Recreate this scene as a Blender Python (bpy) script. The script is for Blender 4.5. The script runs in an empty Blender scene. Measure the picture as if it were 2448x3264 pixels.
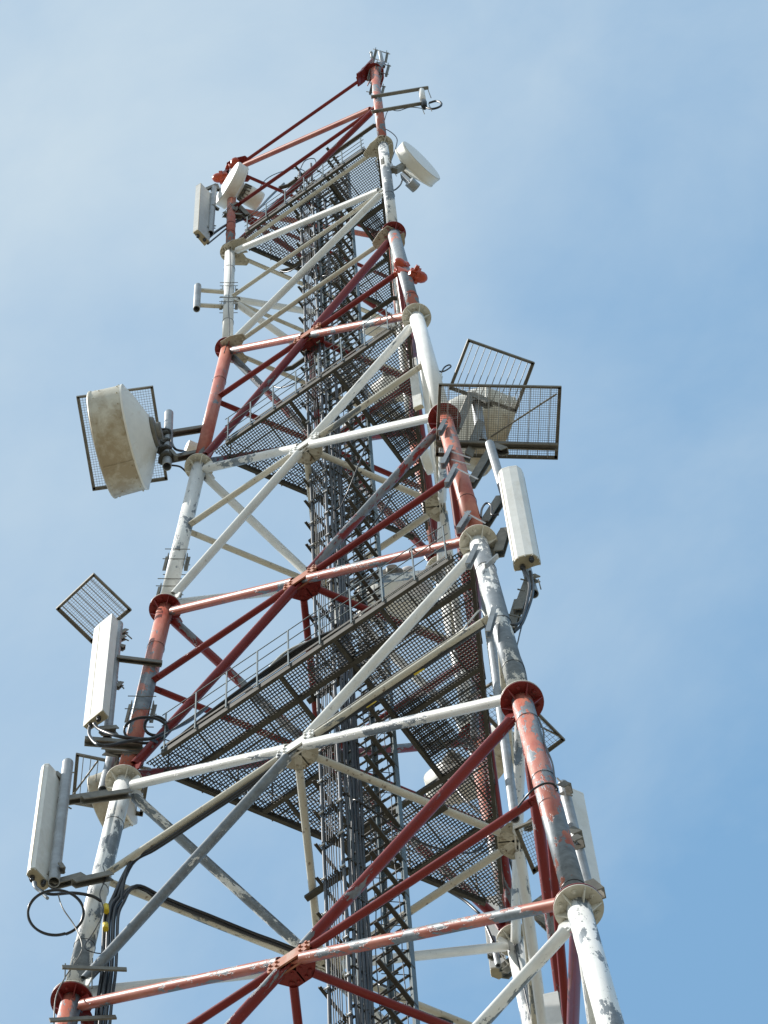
import bpy, math, random
from mathutils import Vector, Matrix
random.seed(7)
scene = bpy.context.scene
COL = scene.collection

# ---------------------------------------------------------------- scale: all design numbers are in "u"; 1 u = S metres
S = 1.8
ZO = 1.6 + 31.633 * S                       # lifts the design so that the camera stands 1.6 m above the ground

def W(p):
    return Vector((p[0] * S, p[1] * S, p[2] * S + ZO))

# ---------------------------------------------------------------- camera
cd = bpy.data.cameras.new('camera')
cam = bpy.data.objects.new('camera', cd)
COL.objects.link(cam)
scene.camera = cam
cd.sensor_fit = 'VERTICAL'
cd.sensor_height = 36.0
cd.lens = 136.767
cd.clip_start = 0.1
cd.clip_end = 5000
cam.matrix_world = Matrix((
    (0.8149407, 0.5534602, 0.1719112, 0),
    (0.5788027, -0.7622632, -0.2897280, 0),
    (-0.0293114, 0.3356138, -0.9415435, 0),
    
    (0, 0, 0, 1)))
cam.location = W((5.135, -8.250, -31.633))

# ---------------------------------------------------------------- world + sun
SUN_DIR = Vector((-0.62, -0.50, 0.0)).normalized()    # horizontal direction towards the sun
SUN_EL = math.radians(47)
w = bpy.data.worlds.new('World')
scene.world = w
w.use_nodes = True
nt = w.node_tree
nt.nodes.clear()
out = nt.nodes.new('ShaderNodeOutputWorld')
bg = nt.nodes.new('ShaderNodeBackground')
bg.inputs['Strength'].default_value = 0.15
sky = nt.nodes.new('ShaderNodeTexSky')
sky.sky_type = 'NISHITA'
sky.sun_disc = False
sky.sun_elevation = SUN_EL
sky.sun_rotation = math.atan2(SUN_DIR.x, SUN_DIR.y)
sky.air_density = 1.0
sky.dust_density = 0.6
sky.ozone_density = 1.0
tc = nt.nodes.new('ShaderNodeTexCoord')
# thin high cloud: streaky noise over the sky direction, whiter towards one side
mp = nt.nodes.new('ShaderNodeMapping')
mp.inputs['Rotation'].default_value = (0.3, 0.5, 0.9)
mp.inputs['Scale'].default_value = (8.0, 11.5, 9.5)
nz = nt.nodes.new('ShaderNodeTexNoise')
nz.inputs['Scale'].default_value = 1.1
nz.inputs['Detail'].default_value = 8
nz.inputs['Roughness'].default_value = 0.56
nz.inputs['Distortion'].default_value = 0.25
dot = nt.nodes.new('ShaderNodeVectorMath')
dot.operation = 'DOT_PRODUCT'
dot.inputs[1].default_value = (-0.314, -0.921, 0.231)
mr = nt.nodes.new('ShaderNodeMapRange')
mr.inputs['From Min'].default_value = -0.16
mr.inputs['From Max'].default_value = 0.16
mr.inputs['To Min'].default_value = -0.06
mr.inputs['To Max'].default_value = 0.78
mn = nt.nodes.new('ShaderNodeMapRange')
mn.inputs['From Min'].default_value = 0.3
mn.inputs['From Max'].default_value = 0.75
mn.inputs['To Min'].default_value = -0.20
mn.inputs['To Max'].default_value = 0.32
add = nt.nodes.new('ShaderNodeMath')
add.operation = 'ADD'
add.use_clamp = True
mx = nt.nodes.new('ShaderNodeMix')
mx.data_type = 'RGBA'
mx.inputs[7].default_value = (3.00, 3.62, 4.10, 1)
hz = nt.nodes.new('ShaderNodeMix')          # milky summer haze over the whole sky
hz.data_type = 'RGBA'
hz.inputs[0].default_value = 0.62
hz.inputs[7].default_value = (1.23, 2.52, 3.85, 1)
L = nt.links.new
L(tc.outputs['Generated'], mp.inputs['Vector'])
L(mp.outputs[0], nz.inputs['Vector'])
L(tc.outputs['Generated'], dot.inputs[0])
L(dot.outputs['Value'], mr.inputs['Value'])
L(nz.outputs[0], mn.inputs['Value'])
L(mr.outputs[0], add.inputs[0])
L(mn.outputs[0], add.inputs[1])
L(add.outputs[0], mx.inputs[0])
L(sky.outputs[0], hz.inputs[6])
L(hz.outputs[2], mx.inputs[6])
L(mx.outputs[2], bg.inputs['Color'])
L(bg.outputs[0], out.inputs['Surface'])

sl = bpy.data.lights.new('sun', 'SUN')
sl.energy = 5.0
sl.angle = math.radians(0.53)
sl.color = (1.0, 0.962, 0.905)
so = bpy.data.objects.new('sun', sl)
COL.objects.link(so)
sv = SUN_DIR * math.cos(SUN_EL) + Vector((0, 0, math.sin(SUN_EL)))
so.rotation_euler = sv.to_track_quat('Z', 'Y').to_euler()
so.location = sv * 300
scene.view_settings.view_transform = 'Standard'
scene.view_settings.look = 'None'
scene.view_settings.gamma = 1
scene.view_settings.exposure = 0.42
scene.render.resolution_x = 768
scene.render.resolution_y = 1024
scene.cycles.max_bounces = 6

# ---------------------------------------------------------------- materials
def new_mat(name):
    m = bpy.data.materials.new(name)
    m.use_nodes = True
    t = m.node_tree
    b = t.nodes['Principled BSDF']
    return m, t, b

def noise(t, vec, scale, detail=4, rough=0.55, dist=0.0, dims='3D', wsock=None):
    n = t.nodes.new('ShaderNodeTexNoise')
    n.noise_dimensions = dims
    n.inputs['Scale'].default_value = scale
    n.inputs['Detail'].default_value = detail
    n.inputs['Roughness'].default_value = rough
    n.inputs['Distortion'].default_value = dist
    if vec is not None:
        t.links.new(vec, n.inputs['Vector'])
    if wsock is not None:
        t.links.new(wsock, n.inputs['W'])
    return n.outputs[0]

def mrange(t, s, a, b, c, d):
    n = t.nodes.new('ShaderNodeMapRange')
    for k, v in (('From Min', a), ('From Max', b), ('To Min', c), ('To Max', d)):
        n.inputs[k].default_value = v
    t.links.new(s, n.inputs['Value'])
    return n.outputs[0]

def math2(t, op, a, b):
    n = t.nodes.new('ShaderNodeMath')
    n.operation = op
    for i, v in enumerate((a, b)):
        if isinstance(v, (int, float)):
            n.inputs[i].default_value = v
        else:
            t.links.new(v, n.inputs[i])
    return n.outputs[0]

def mixc(t, f, a, b):
    n = t.nodes.new('ShaderNodeMix')
    n.data_type = 'RGBA'
    for i, v in ((0, f), (6, a), (7, b)):
        if isinstance(v, (int, float)):
            n.inputs[i].default_value = v
        elif isinstance(v, tuple):
            n.inputs[i].default_value = (*v, 1)
        else:
            t.links.new(v, n.inputs[i])
    return n.outputs[2]

def zinc_col(t, vec, base):
    n = noise(t, vec, 9, 5, 0.7)
    lo = tuple(c * 0.68 for c in base)
    hi = tuple(c * 1.25 for c in base)
    return mixc(t, mrange(t, n, 0.3, 0.7, 0, 1), lo, hi)

def painted(name, col, col2, zsq=0.34, rough=0.38, rust=0.5):
    """old gloss paint flaking off galvanised steel; each object's 'peel' value says how far it has gone"""
    m, t, b = new_mat(name)
    g = t.nodes.new('ShaderNodeTexCoord').outputs['Object']
    oi = t.nodes.new('ShaderNodeObjectInfo').outputs['Random']
    wv = math2(t, 'MULTIPLY', oi, 60)
    mpn = t.nodes.new('ShaderNodeMapping')
    mpn.inputs['Scale'].default_value = (1, 1, zsq)
    t.links.new(g, mpn.inputs['Vector'])
    v = mpn.outputs[0]
    n1 = noise(t, v, 5.5, 9, 0.68, 0.35, '4D', wv)
    n2 = noise(t, v, 1.3, 2, 0.5, 0, '4D', wv)
    s = math2(t, 'ADD', math2(t, 'MULTIPLY', n1, 0.65), math2(t, 'MULTIPLY', n2, 0.35))
    at = t.nodes.new('ShaderNodeAttribute')
    at.attribute_type = 'OBJECT'
    at.attribute_name = 'peel'
    thr = math2(t, 'SUBTRACT', 0.665, math2(t, 'MULTIPLY', at.outputs['Fac'], 0.33))
    mask = mrange(t, math2(t, 'SUBTRACT', s, thr), -0.004, 0.006, 0, 1)
    chip = noise(t, v, 17, 5, 0.7, 0.3, '4D', wv)
    cm = mrange(t, math2(t, 'SUBTRACT', math2(t, 'ADD', chip, math2(t, 'MULTIPLY', n2, 0.35)), math2(t, 'SUBTRACT', 0.905, math2(t, 'MULTIPLY', at.outputs['Fac'], 0.16))), -0.004, 0.008, 0, 1)
    mask = math2(t, 'MAXIMUM', mask, cm)
    chalk = noise(t, v, 4.5, 6, 0.68, 0.2, '4D', wv)
    pc = mixc(t, mrange(t, chalk, 0.3, 0.72, 0, 1), col, col2)
    # rust freckles and grime
    sp = noise(t, g, 15, 4, 0.65, 0.2, '4D', wv)
    pc = mixc(t, mrange(t, sp, 0.665 - 0.07 * rust, 0.74 - 0.05 * rust, 0, 0.85 * rust), pc, (0.13, 0.075, 0.045))
    gr = noise(t, v, 6, 5, 0.7)
    pc = mixc(t, mrange(t, gr, 0.52, 0.8, 0, 0.5), pc, tuple(c * 0.55 for c in col))
    zc = zinc_col(t, g, (0.205, 0.228, 0.245))
    b.inputs['Specular IOR Level'].default_value = 0.32
    c = mixc(t, mask, pc, zc)
    t.links.new(c, b.inputs['Base Color'])
    t.links.new(mrange(t, mask, 0, 1, rough, 0.5), b.inputs['Roughness'])
    t.links.new(math2(t, 'MULTIPLY', mask, 0.35), b.inputs['Metallic'])
    bp = t.nodes.new('ShaderNodeBump')
    bp.inputs['Strength'].default_value = 0.6
    bp.inputs['Distance'].default_value = 0.006
    h = math2(t, 'ADD', math2(t, 'MULTIPLY', mask, -1.0), math2(t, 'MULTIPLY', gr, 0.35))
    t.links.new(h, bp.inputs['Height'])
    t.links.new(bp.outputs[0], b.inputs['Normal'])
    return m

def plain(name, col, rough=0.5, metal=0.0, var=0.25, dirt=None, dscale=3.0, damt=0.6, bump=0.0, dth=0.5, low=0.0):
    m, t, b = new_mat(name)
    g = t.nodes.new('ShaderNodeTexCoord').outputs['Object']
    oi = t.nodes.new('ShaderNodeObjectInfo').outputs['Random']
    wv = math2(t, 'MULTIPLY', oi, 40)
    n = noise(t, g, 8, 5, 0.65, 0, '4D', wv)
    c = mixc(t, mrange(t, n, 0.3, 0.7, 0, 1), tuple(x * (1 - var) for x in col), tuple(min(1, x * (1 + var * 0.6)) for x in col))
    if dirt:
        mpn = t.nodes.new('ShaderNodeMapping')
        mpn.inputs['Scale'].default_value = (1, 1, 0.4)
        t.links.new(g, mpn.inputs['Vector'])
        d = noise(t, mpn.outputs[0], dscale, 6, 0.7, 0.3, '4D', wv)
        if low:                                          # stains gather on the lower part of the thing
            sx = t.nodes.new('ShaderNodeSeparateXYZ')
            t.links.new(g, sx.inputs[0])
            d = math2(t, 'ADD', d, math2(t, 'MULTIPLY', sx.outputs[2], -low))
        c = mixc(t, mrange(t, d, dth, dth + 0.25, 0, damt), c, dirt)
    t.links.new(c, b.inputs['Base Color'])
    b.inputs['Roughness'].default_value = rough
    b.inputs['Metallic'].default_value = metal
    if bump:
        bp = t.nodes.new('ShaderNodeBump')
        bp.inputs['Strength'].default_value = bump
        bp.inputs['Distance'].default_value = 0.004
        t.links.new(n, bp.inputs['Height'])
        t.links.new(bp.outputs[0], b.inputs['Normal'])
    return m

M_WHITE = painted('flaking_white_paint', (0.68, 0.675, 0.64), (0.82, 0.82, 0.79))
M_CREAM = painted('stained_cream_paint', (0.50, 0.465, 0.375), (0.66, 0.64, 0.56), rust=1.0)
M_GUSSET = painted('grimy_cream_paint', (0.36, 0.32, 0.235), (0.56, 0.53, 0.44), rust=1.4)
M_RED = painted('flaking_red_paint', (0.150, 0.012, 0.012), (0.24, 0.030, 0.024), rough=0.33)
M_FADED_LIT = painted('bleached_and_sunlit_red_paint', (0.34, 0.060, 0.036), (0.54, 0.23, 0.155), rough=0.42, rust=0.3)  # salmon red: bleached paint, with some sunlight put into the colour
M_LAMP = plain('orange_red_enamel', (0.50, 0.075, 0.03), 0.3, 0, 0.3, (0.12, 0.03, 0.02), 8, 0.6)
M_ZINC = plain('galvanised_steel', (0.33, 0.355, 0.375), 0.48, 0.3, 0.25, (0.20, 0.19, 0.16), 5, 0.6)
M_DULL = plain('shade_toned_brown_galvanised_steel', (0.060, 0.055, 0.042), 0.7, 0.1, 0.4, (0.034, 0.028, 0.020), 5, 0.7, 0.3)  # galvanised steel with the shade of platforms and shaft put into its colour
M_ARM = plain('sunlit_toned_brown_grey_steel', (0.20, 0.19, 0.16), 0.6, 0.2, 0.35, (0.10, 0.09, 0.07), 6, 0.7)  # lighter copy of the dull steel, sunlight on the arms put into the colour
M_BOLT = plain('bright_bolt_steel', (0.66, 0.67, 0.66), 0.35, 0.3, 0.2)
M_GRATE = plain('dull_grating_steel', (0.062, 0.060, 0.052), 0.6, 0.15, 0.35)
M_POST = plain('blue_grey_galvanised_steel', (0.13, 0.165, 0.175), 0.5, 0.3, 0.25, (0.13, 0.14, 0.13), 6, 0.6)
M_CABLE = plain('black_cable_jacket', (0.022, 0.023, 0.026), 0.35, 0, 0.3)
M_FEED = plain('dusty_grey_feeder_jacket', (0.028, 0.034, 0.042), 0.38, 0, 0.3, (0.09, 0.09, 0.085), 6, 0.4)
M_CLAMP = plain('bright_clamp_steel', (0.62, 0.63, 0.62), 0.25, 0.85, 0.2)
M_CLAMP2 = plain('tarnished_clamp_steel', (0.42, 0.43, 0.43), 0.35, 0.6, 0.5, (0.05, 0.05, 0.05), 30, 1.0, 0, 0.42)
M_PANEL = plain('cream_fibreglass', (0.74, 0.735, 0.69), 0.42, 0, 0.08, (0.50, 0.45, 0.34), 5, 0.55, 0, 0.50)
M_BACK = plain('pale_grey_aluminium_back', (0.50, 0.50, 0.47), 0.5, 0.2, 0.12, (0.33, 0.31, 0.25), 4, 0.5)
M_DISH = plain('white_dish_paint', (0.78, 0.77, 0.71), 0.45, 0, 0.06, (0.40, 0.31, 0.17), 3.5, 0.6, 0, 0.52)
M_SHROUD = plain('stained_shroud_aluminium', (0.62, 0.585, 0.48), 0.5, 0, 0.12, (0.29, 0.205, 0.10), 5.5, 0.70, 0, 0.47, 0.24)
M_RADOME = plain('white_radome', (0.80, 0.80, 0.78), 0.5, 0, 0.05)
M_CAP = plain('stained_end_cap', (0.40, 0.35, 0.24), 0.6, 0, 0.2)
M_HOLE = plain('dark_tube_inside', (0.03, 0.03, 0.03), 0.9, 0, 0.2)
M_WIRE = plain('thin_galvanised_wire', (0.20, 0.185, 0.16), 0.5, 0.2, 0.2)
M_YEL = plain('yellow_marker_tape', (0.75, 0.55, 0.03), 0.5, 0, 0.1)
M_RUST = plain('orange_rusty_plate', (0.40, 0.13, 0.06), 0.6, 0, 0.3, (0.42, 0.36, 0.30), 6, 0.8)

# ---------------------------------------------------------------- mesh collector
def frame(d):
    d = Vector(d).normalized()
    a = Vector((0, 0, 1)) if abs(d.z) < 0.95 else Vector((0, 1, 0))
    x = d.cross(a).normalized()
    return x, d.cross(x).normalized(), d

class MB:
    def __init__(s):
        s.v = []; s.f = []; s.sm = []; s.mi = []; s.m = 0
    def add(s, vs, fs, smooth=False):
        o = len(s.v)
        s.v += [Vector(v) for v in vs]
        for f in fs:
            s.f.append([i + o for i in f]); s.sm.append(smooth); s.mi.append(s.m)
        return s
    def box(s, c, hx, hy, hz):
        c = Vector(c); hx = Vector(hx); hy = Vector(hy); hz = Vector(hz)
        vs = [c + hx * i + hy * j + hz * k for i in (-1, 1) for j in (-1, 1) for k in (-1, 1)]
        return s.add(vs, [(0, 1, 3, 2), (4, 6, 7, 5), (0, 4, 5, 1), (2, 3, 7, 6), (0, 2, 6, 4), (1, 5, 7, 3)])
    def bar(s, a, b, w_, h, up=(0, 0, 1)):
        a = Vector(a); b = Vector(b); d = b - a
        if d.length < 1e-6: return s
        up = Vector(up); x = d.cross(up)
        if x.length < 1e-5: x = d.cross(Vector((0, 1, 0)))
        x.normalize(); y = x.cross(d).normalized()
        return s.box((a + b) / 2, d / 2, x * w_ / 2, y * h / 2)
    def angle(s, a, b, w_, th, up=(0, 0, 1), flip=1):      # L section
        a = Vector(a); b = Vector(b); d = (b - a)
        up = Vector(up); x = d.cross(up).normalized(); y = x.cross(d).normalized()
        s.box((a + b) / 2, d / 2, x * w_ / 2, y * th / 2)
        s.box((a + b) / 2 + x * flip * (w_ / 2 + th / 2 + .0004) + y * (w_ / 2 - th / 2), d / 2, x * th / 2, y * w_ / 2)
        return s
    def lathe(s, a, d, prof, n=20, smooth=True, capa=True, capb=True):
        a = Vector(a); x, y, d = frame(d)
        groups = [[prof[0]]]
        for k in range(1, len(prof)):
            groups[-1].append(prof[k])
            if k < len(prof) - 1:
                t0 = math.atan2(prof[k][1] - prof[k - 1][1], prof[k][0] - prof[k - 1][0])
                t1 = math.atan2(prof[k + 1][1] - prof[k][1], prof[k + 1][0] - prof[k][0])
                dd = abs((t1 - t0 + math.pi) % (2 * math.pi) - math.pi)
                if dd > 0.55: groups.append([prof[k]])
        def ringpts(t, r):
            return [a + d * t + (x * math.cos(2 * math.pi * i / n) + y * math.sin(2 * math.pi * i / n)) * max(r, 1e-4) for i in range(n)]
        first = len(s.v)
        for G in groups:
            o = len(s.v)
            for (t, r) in G: s.v += ringpts(t, r)
            for k in range(len(G) - 1):
                for i in range(n):
                    j = (i + 1) % n
                    s.f.append([o + k * n + i, o + k * n + j, o + (k + 1) * n + j, o + (k + 1) * n + i]); s.sm.append(smooth); s.mi.append(s.m)
        if capa: s.f.append([first + i for i in range(n)][::-1]); s.sm.append(False); s.mi.append(s.m)
        if capb: s.f.append([len(s.v) - n + i for i in range(n)]); s.sm.append(False); s.mi.append(s.m)
        return s
    def tube(s, a, b, r, r2=None, n=12, cap=True):
        a = Vector(a); b = Vector(b)
        return s.lathe(a, b - a, [(0, r), ((b - a).length, r if r2 is None else r2)], n, True, cap, cap)
    def pipe(s, a, b, r, wall=0.006, n=16):                 # hollow, open at both ends (thin walls)
        a = Vector(a); b = Vector(b); l = (b - a).length; ri = max(r - wall, r * .6)
        s.lathe(a, b - a, [(l, r), (0, r), (0, ri), (min(l * .4, .2), ri)], n, True, False, True)
        return s.lathe(b, a - b, [(0, r), (0, ri), (min(l * .3, .1), ri)], n, True, False, True)
    def path(s, pts, r, n=8, sub=5):
        P = [Vector(p) for p in pts]
        if sub > 1 and len(P) > 2:
            Q = []
            for i in range(len(P) - 1):
                p0 = P[max(i - 1, 0)]; p1 = P[i]; p2 = P[i + 1]; p3 = P[min(i + 2, len(P) - 1)]
                for j in range(sub):
                    t = j / sub
                    Q.append(0.5 * ((2 * p1) + (p2 - p0) * t + (2 * p0 - 5 * p1 + 4 * p2 - p3) * t * t + (3 * p1 - p0 - 3 * p2 + p3) * t ** 3))
            Q.append(P[-1]); P = Q
        x = None; rings = []
        for i, p in enumerate(P):
            d = (P[min(i + 1, len(P) - 1)] - P[max(i - 1, 0)])
            if d.length < 1e-7: d = Vector((0, 0, 1))
            d.normalize()
            if x is None: x, y, _ = frame(d)
            else:
                x = (x - d * x.dot(d)).normalized()
            y = d.cross(x)
            rings.append([p + (x * math.cos(2 * math.pi * k / n) + y * math.sin(2 * math.pi * k / n)) * r for k in range(n)])
        o = len(s.v)
        for R in rings: s.v += R
        for i in range(len(rings) - 1):
            for k in range(n):
                l = (k + 1) % n
                s.f.append([o + i * n + k, o + i * n + l, o + (i + 1) * n + l, o + (i + 1) * n + k]); s.sm.append(True); s.mi.append(s.m)
        s.f.append([o + k for k in range(n)][::-1]); s.sm.append(False); s.mi.append(s.m)
        s.f.append([o + (len(rings) - 1) * n + k for k in range(n)]); s.sm.append(False); s.mi.append(s.m)
        return s
    def prism(s, bot, top):
        n = len(bot)
        fs = [[i, (i + 1) % n, n + (i + 1) % n, n + i] for i in range(n)] + [list(range(n))[::-1], [n + i for i in range(n)]]
        return s.add(list(bot) + list(top), fs)
    def plate(s, c, pts2, ex, ey, th):                       # polygon plate of thickness th around c in plane ex,ey
        c = Vector(c); ex = Vector(ex).normalized(); ey = Vector(ey).normalized(); nn = ex.cross(ey).normalized()
        b = [c + ex * p[0] + ey * p[1] - nn * th / 2 for p in pts2]
        t = [p + nn * th for p in b]
        return s.prism(b, t)
    def build(s, name, mats, parent=None, axis=None, **props):
        if not isinstance(mats, (list, tuple)): mats = [mats]
        ws = [W(v) for v in s.v]
        if parent is not None:
            pm = WM.get(parent.name, Matrix.Translation(parent.location))
            own = Matrix.Identity(4)
            if axis is not None:                      # local z runs along the tube, so wear streaks follow it
                own = Vector(axis).normalized().to_track_quat('Z', 'Y').to_matrix().to_4x4()
        else:
            pm = Matrix.Identity(4)
            own = Matrix.Translation(Vector((sum(v.x for v in ws) / len(ws), sum(v.y for v in ws) / len(ws), min(v.z for v in ws))))
        wm = pm @ own
        inv = wm.inverted()
        me = bpy.data.meshes.new(name)
        me.from_pydata([tuple(inv @ v) for v in ws], [], s.f)
        for m in mats: me.materials.append(m)
        me.polygons.foreach_set('use_smooth', s.sm)
        me.polygons.foreach_set('material_index', s.mi)
        me.update()
        o = bpy.data.objects.new(name, me)
        COL.objects.link(o)
        if parent is not None: o.parent = parent
        o.matrix_local = own
        WM[o.name] = wm
        o['peel'] = props.pop('peel', 0.0)
        for k, v in props.items(): o[k] = v
        return o

WM = {}

def thing(name, label, cat, loc, group=None):
    o = bpy.data.objects.new(name, None)
    COL.objects.link(o)
    o.location = W(loc)
    o.empty_display_size = 0.2
    WM[o.name] = Matrix.Translation(W(loc))
    o['label'] = label; o['category'] = cat
    if group: o['group'] = group
    return o

# ---------------------------------------------------------------- tower geometry (levels, legs, nodes)
ZL = {4: 0.0000, 3: -3.0335, 2: -6.0526, 1: -9.0359, 0: -12.0398, -1: -15.0055, 5: 3.0196, 6: 6.0392}
T = 0.06377
for k_ in range(-2, -8, -1):
    ZL[k_] = max(ZL[k_ + 1] - 2.98, -32.52)
ANG = {'A': math.radians(210), 'B': math.radians(330), 'C': math.radians(90)}

def zlev(k):
    k0 = min(5, max(-7, math.floor(k)))
    return ZL[k0] + (k - k0) * (ZL[k0 + 1] - ZL[k0])

def rad(z):
    return 1 + T * max(0, -z)

def leg(l, k):
    z = zlev(k); R = rad(z)
    return Vector((R * math.cos(ANG[l]), R * math.sin(ANG[l]), z))

def node(f, k0):
    a, b = f
    A0, A1, B0, B1 = leg(a, k0), leg(a, k0 + 1), leg(b, k0), leg(b, k0 + 1)
    s0 = (A0 - B0).length; s1 = (A1 - B1).length
    return A0 + (B1 - A0) * (s0 / (s0 + s1))

LEGR = {-1: .0600, 0: .0600, 1: .0575, 2: .0570, 3: .0530, 4: .0470, 5: .0430}

# ---------------------------------------------------------------- ground
g = MB()
g.add([(-400, -400, -32.522), (400, -400, -32.522), (400, 400, -32.522), (-400, 400, -32.522)], [(0, 1, 2, 3)])
M_GROUND = plain('dry_grass_and_gravel', (0.19, 0.172, 0.135), 0.95, 0, 0.3, (0.12, 0.15, 0.05), 0.3, 0.8)
go = g.build('ground', M_GROUND)
go['kind'] = 'structure'

# ---------------------------------------------------------------- the lattice tower
tower = thing('lattice_tower', 'tall three legged lattice tower of peeling red and white steel tubes under the pale sky', 'tower', (0, 0, -32.52))

def band(k):                       # paint band of the panel between level k and k+1
    return 'red' if k % 2 else 'white'

PEEL_LEG = {('A', -1): .42, ('A', 0): .48, ('A', 1): .42, ('A', 2): .26, ('A', 3): .36, ('A', 4): .22, ('A', 5): .42,
            ('B', -1): .60, ('B', 0): .50, ('B', 1): .30, ('B', 2): .16, ('B', 3): .60, ('B', 4): .50, ('B', 5): .46,
            ('C', -1): .30, ('C', 0): .40, ('C', 1): .48, ('C', 2): .40, ('C', 3): .36, ('C', 4): .38, ('C', 5): .40}
# which way the bands fall on the legs: between flange k and k+1
for l in 'ABC':
    for k in range(-7, 6):
        if zlev(k + 1) - zlev(k) < .05: continue
        a = leg(l, k); b = leg(l, k + 1)
        if k == 5: b = b + (b - a).normalized() * .02
        r = LEGR.get(k, .060)
        mt = M_FADED_LIT if band(k) == 'red' else M_WHITE
        if l == 'B' and k in (-1, 1, 3, 5): mt = M_FADED_LIT
        pk = PEEL_LEG.get((l, k), .4)
        swap = l == 'B'
        m = MB().tube(a, b, r, n=28)
        lo = m.build('leg', mt, tower, axis=b - a, peel=pk)
        if k < -2: continue
        d = (b - a).normalized(); x, y, d = frame(d)
        # flanges: one disc at each end of this leg section, with ribs and bolts
        for (p, sg) in ((b, -1), (a, 1)):
            if k == 5 and sg == -1: continue
            R = r * 2.0
            c = p + d * sg * .009
            fm = MB()
            fm.lathe(c - d * .006, d, [(0, R), (.012, R)], 32)
            for i in range(6):
                q = math.radians(60 * i + 20)
                rd = x * math.cos(q) + y * math.sin(q)
                tn = d.cross(rd)
                c0 = c + d * sg * .0065
                i0 = c0 + rd * (r * .96); i1 = c0 + rd * (R * .96); i2 = c0 + rd * (r * .96) + d * sg * .07
                th = tn * .0035
                fm.prism([i0 - th, i1 - th, i2 - th], [i0 + th, i1 + th, i2 + th])
                q2 = q + math.radians(30)
                rd = x * math.cos(q2) + y * math.sin(q2)
                fm.lathe(c0 + rd * (r * 1.5), d * sg, [(0, .013), (.010, .013)], 6, False)
                fm.lathe(c0 + rd * (r * 1.5), d * sg, [(.0, .007), (.020, .007)], 8)
            fmat = M_RED if band(k) == 'red' else (M_GUSSET if k >= 4 else M_CREAM)
            fm.build('flange', fmat, lo, peel=.12)

def brace(a, b, r, mat, name, ga=.10, gb=.10, peel=.2, n=14, out_n=None):
    """tube with bevelled open ends and flat connection plates reaching the joints"""
    a = Vector(a); b = Vector(b); d = (b - a).normalized()
    nn = Vector(out_n).normalized() if out_n is not None else frame(d)[0]
    sd = d.cross(nn).normalized()
    m = MB()
    p = a + d * ga; q = b - d * gb
    m.pipe(p, q, r, .005, n)
    l0 = (q - p).length
    for (u, dd, gp) in ((p, -d, ga), (q, d, gb)):
        # plate slotted in the tube end
        m.box(u + dd * (gp * .28), dd * (gp * .62), sd * (r * .92), nn * .006)
        for t_ in (.15, .6):
            m.lathe(u + dd * gp * t_ - nn * .014, nn, [(0, .009), (.028, .009)], 6, False)
    return m.build(name, mat, tower, axis=d, peel=peel)

FACES = [('A', 'B'), ('B', 'C'), ('C', 'A')]
def face_axes(f):
    a = leg(f[0], 0); b = leg(f[1], 0)
    ex = (b - a); ex.z = 0; ex.normalize()
    mid = (a + b) / 2; en = -Vector((mid.x, mid.y, 0)).normalized()      # inward
    return ex, en

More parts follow.
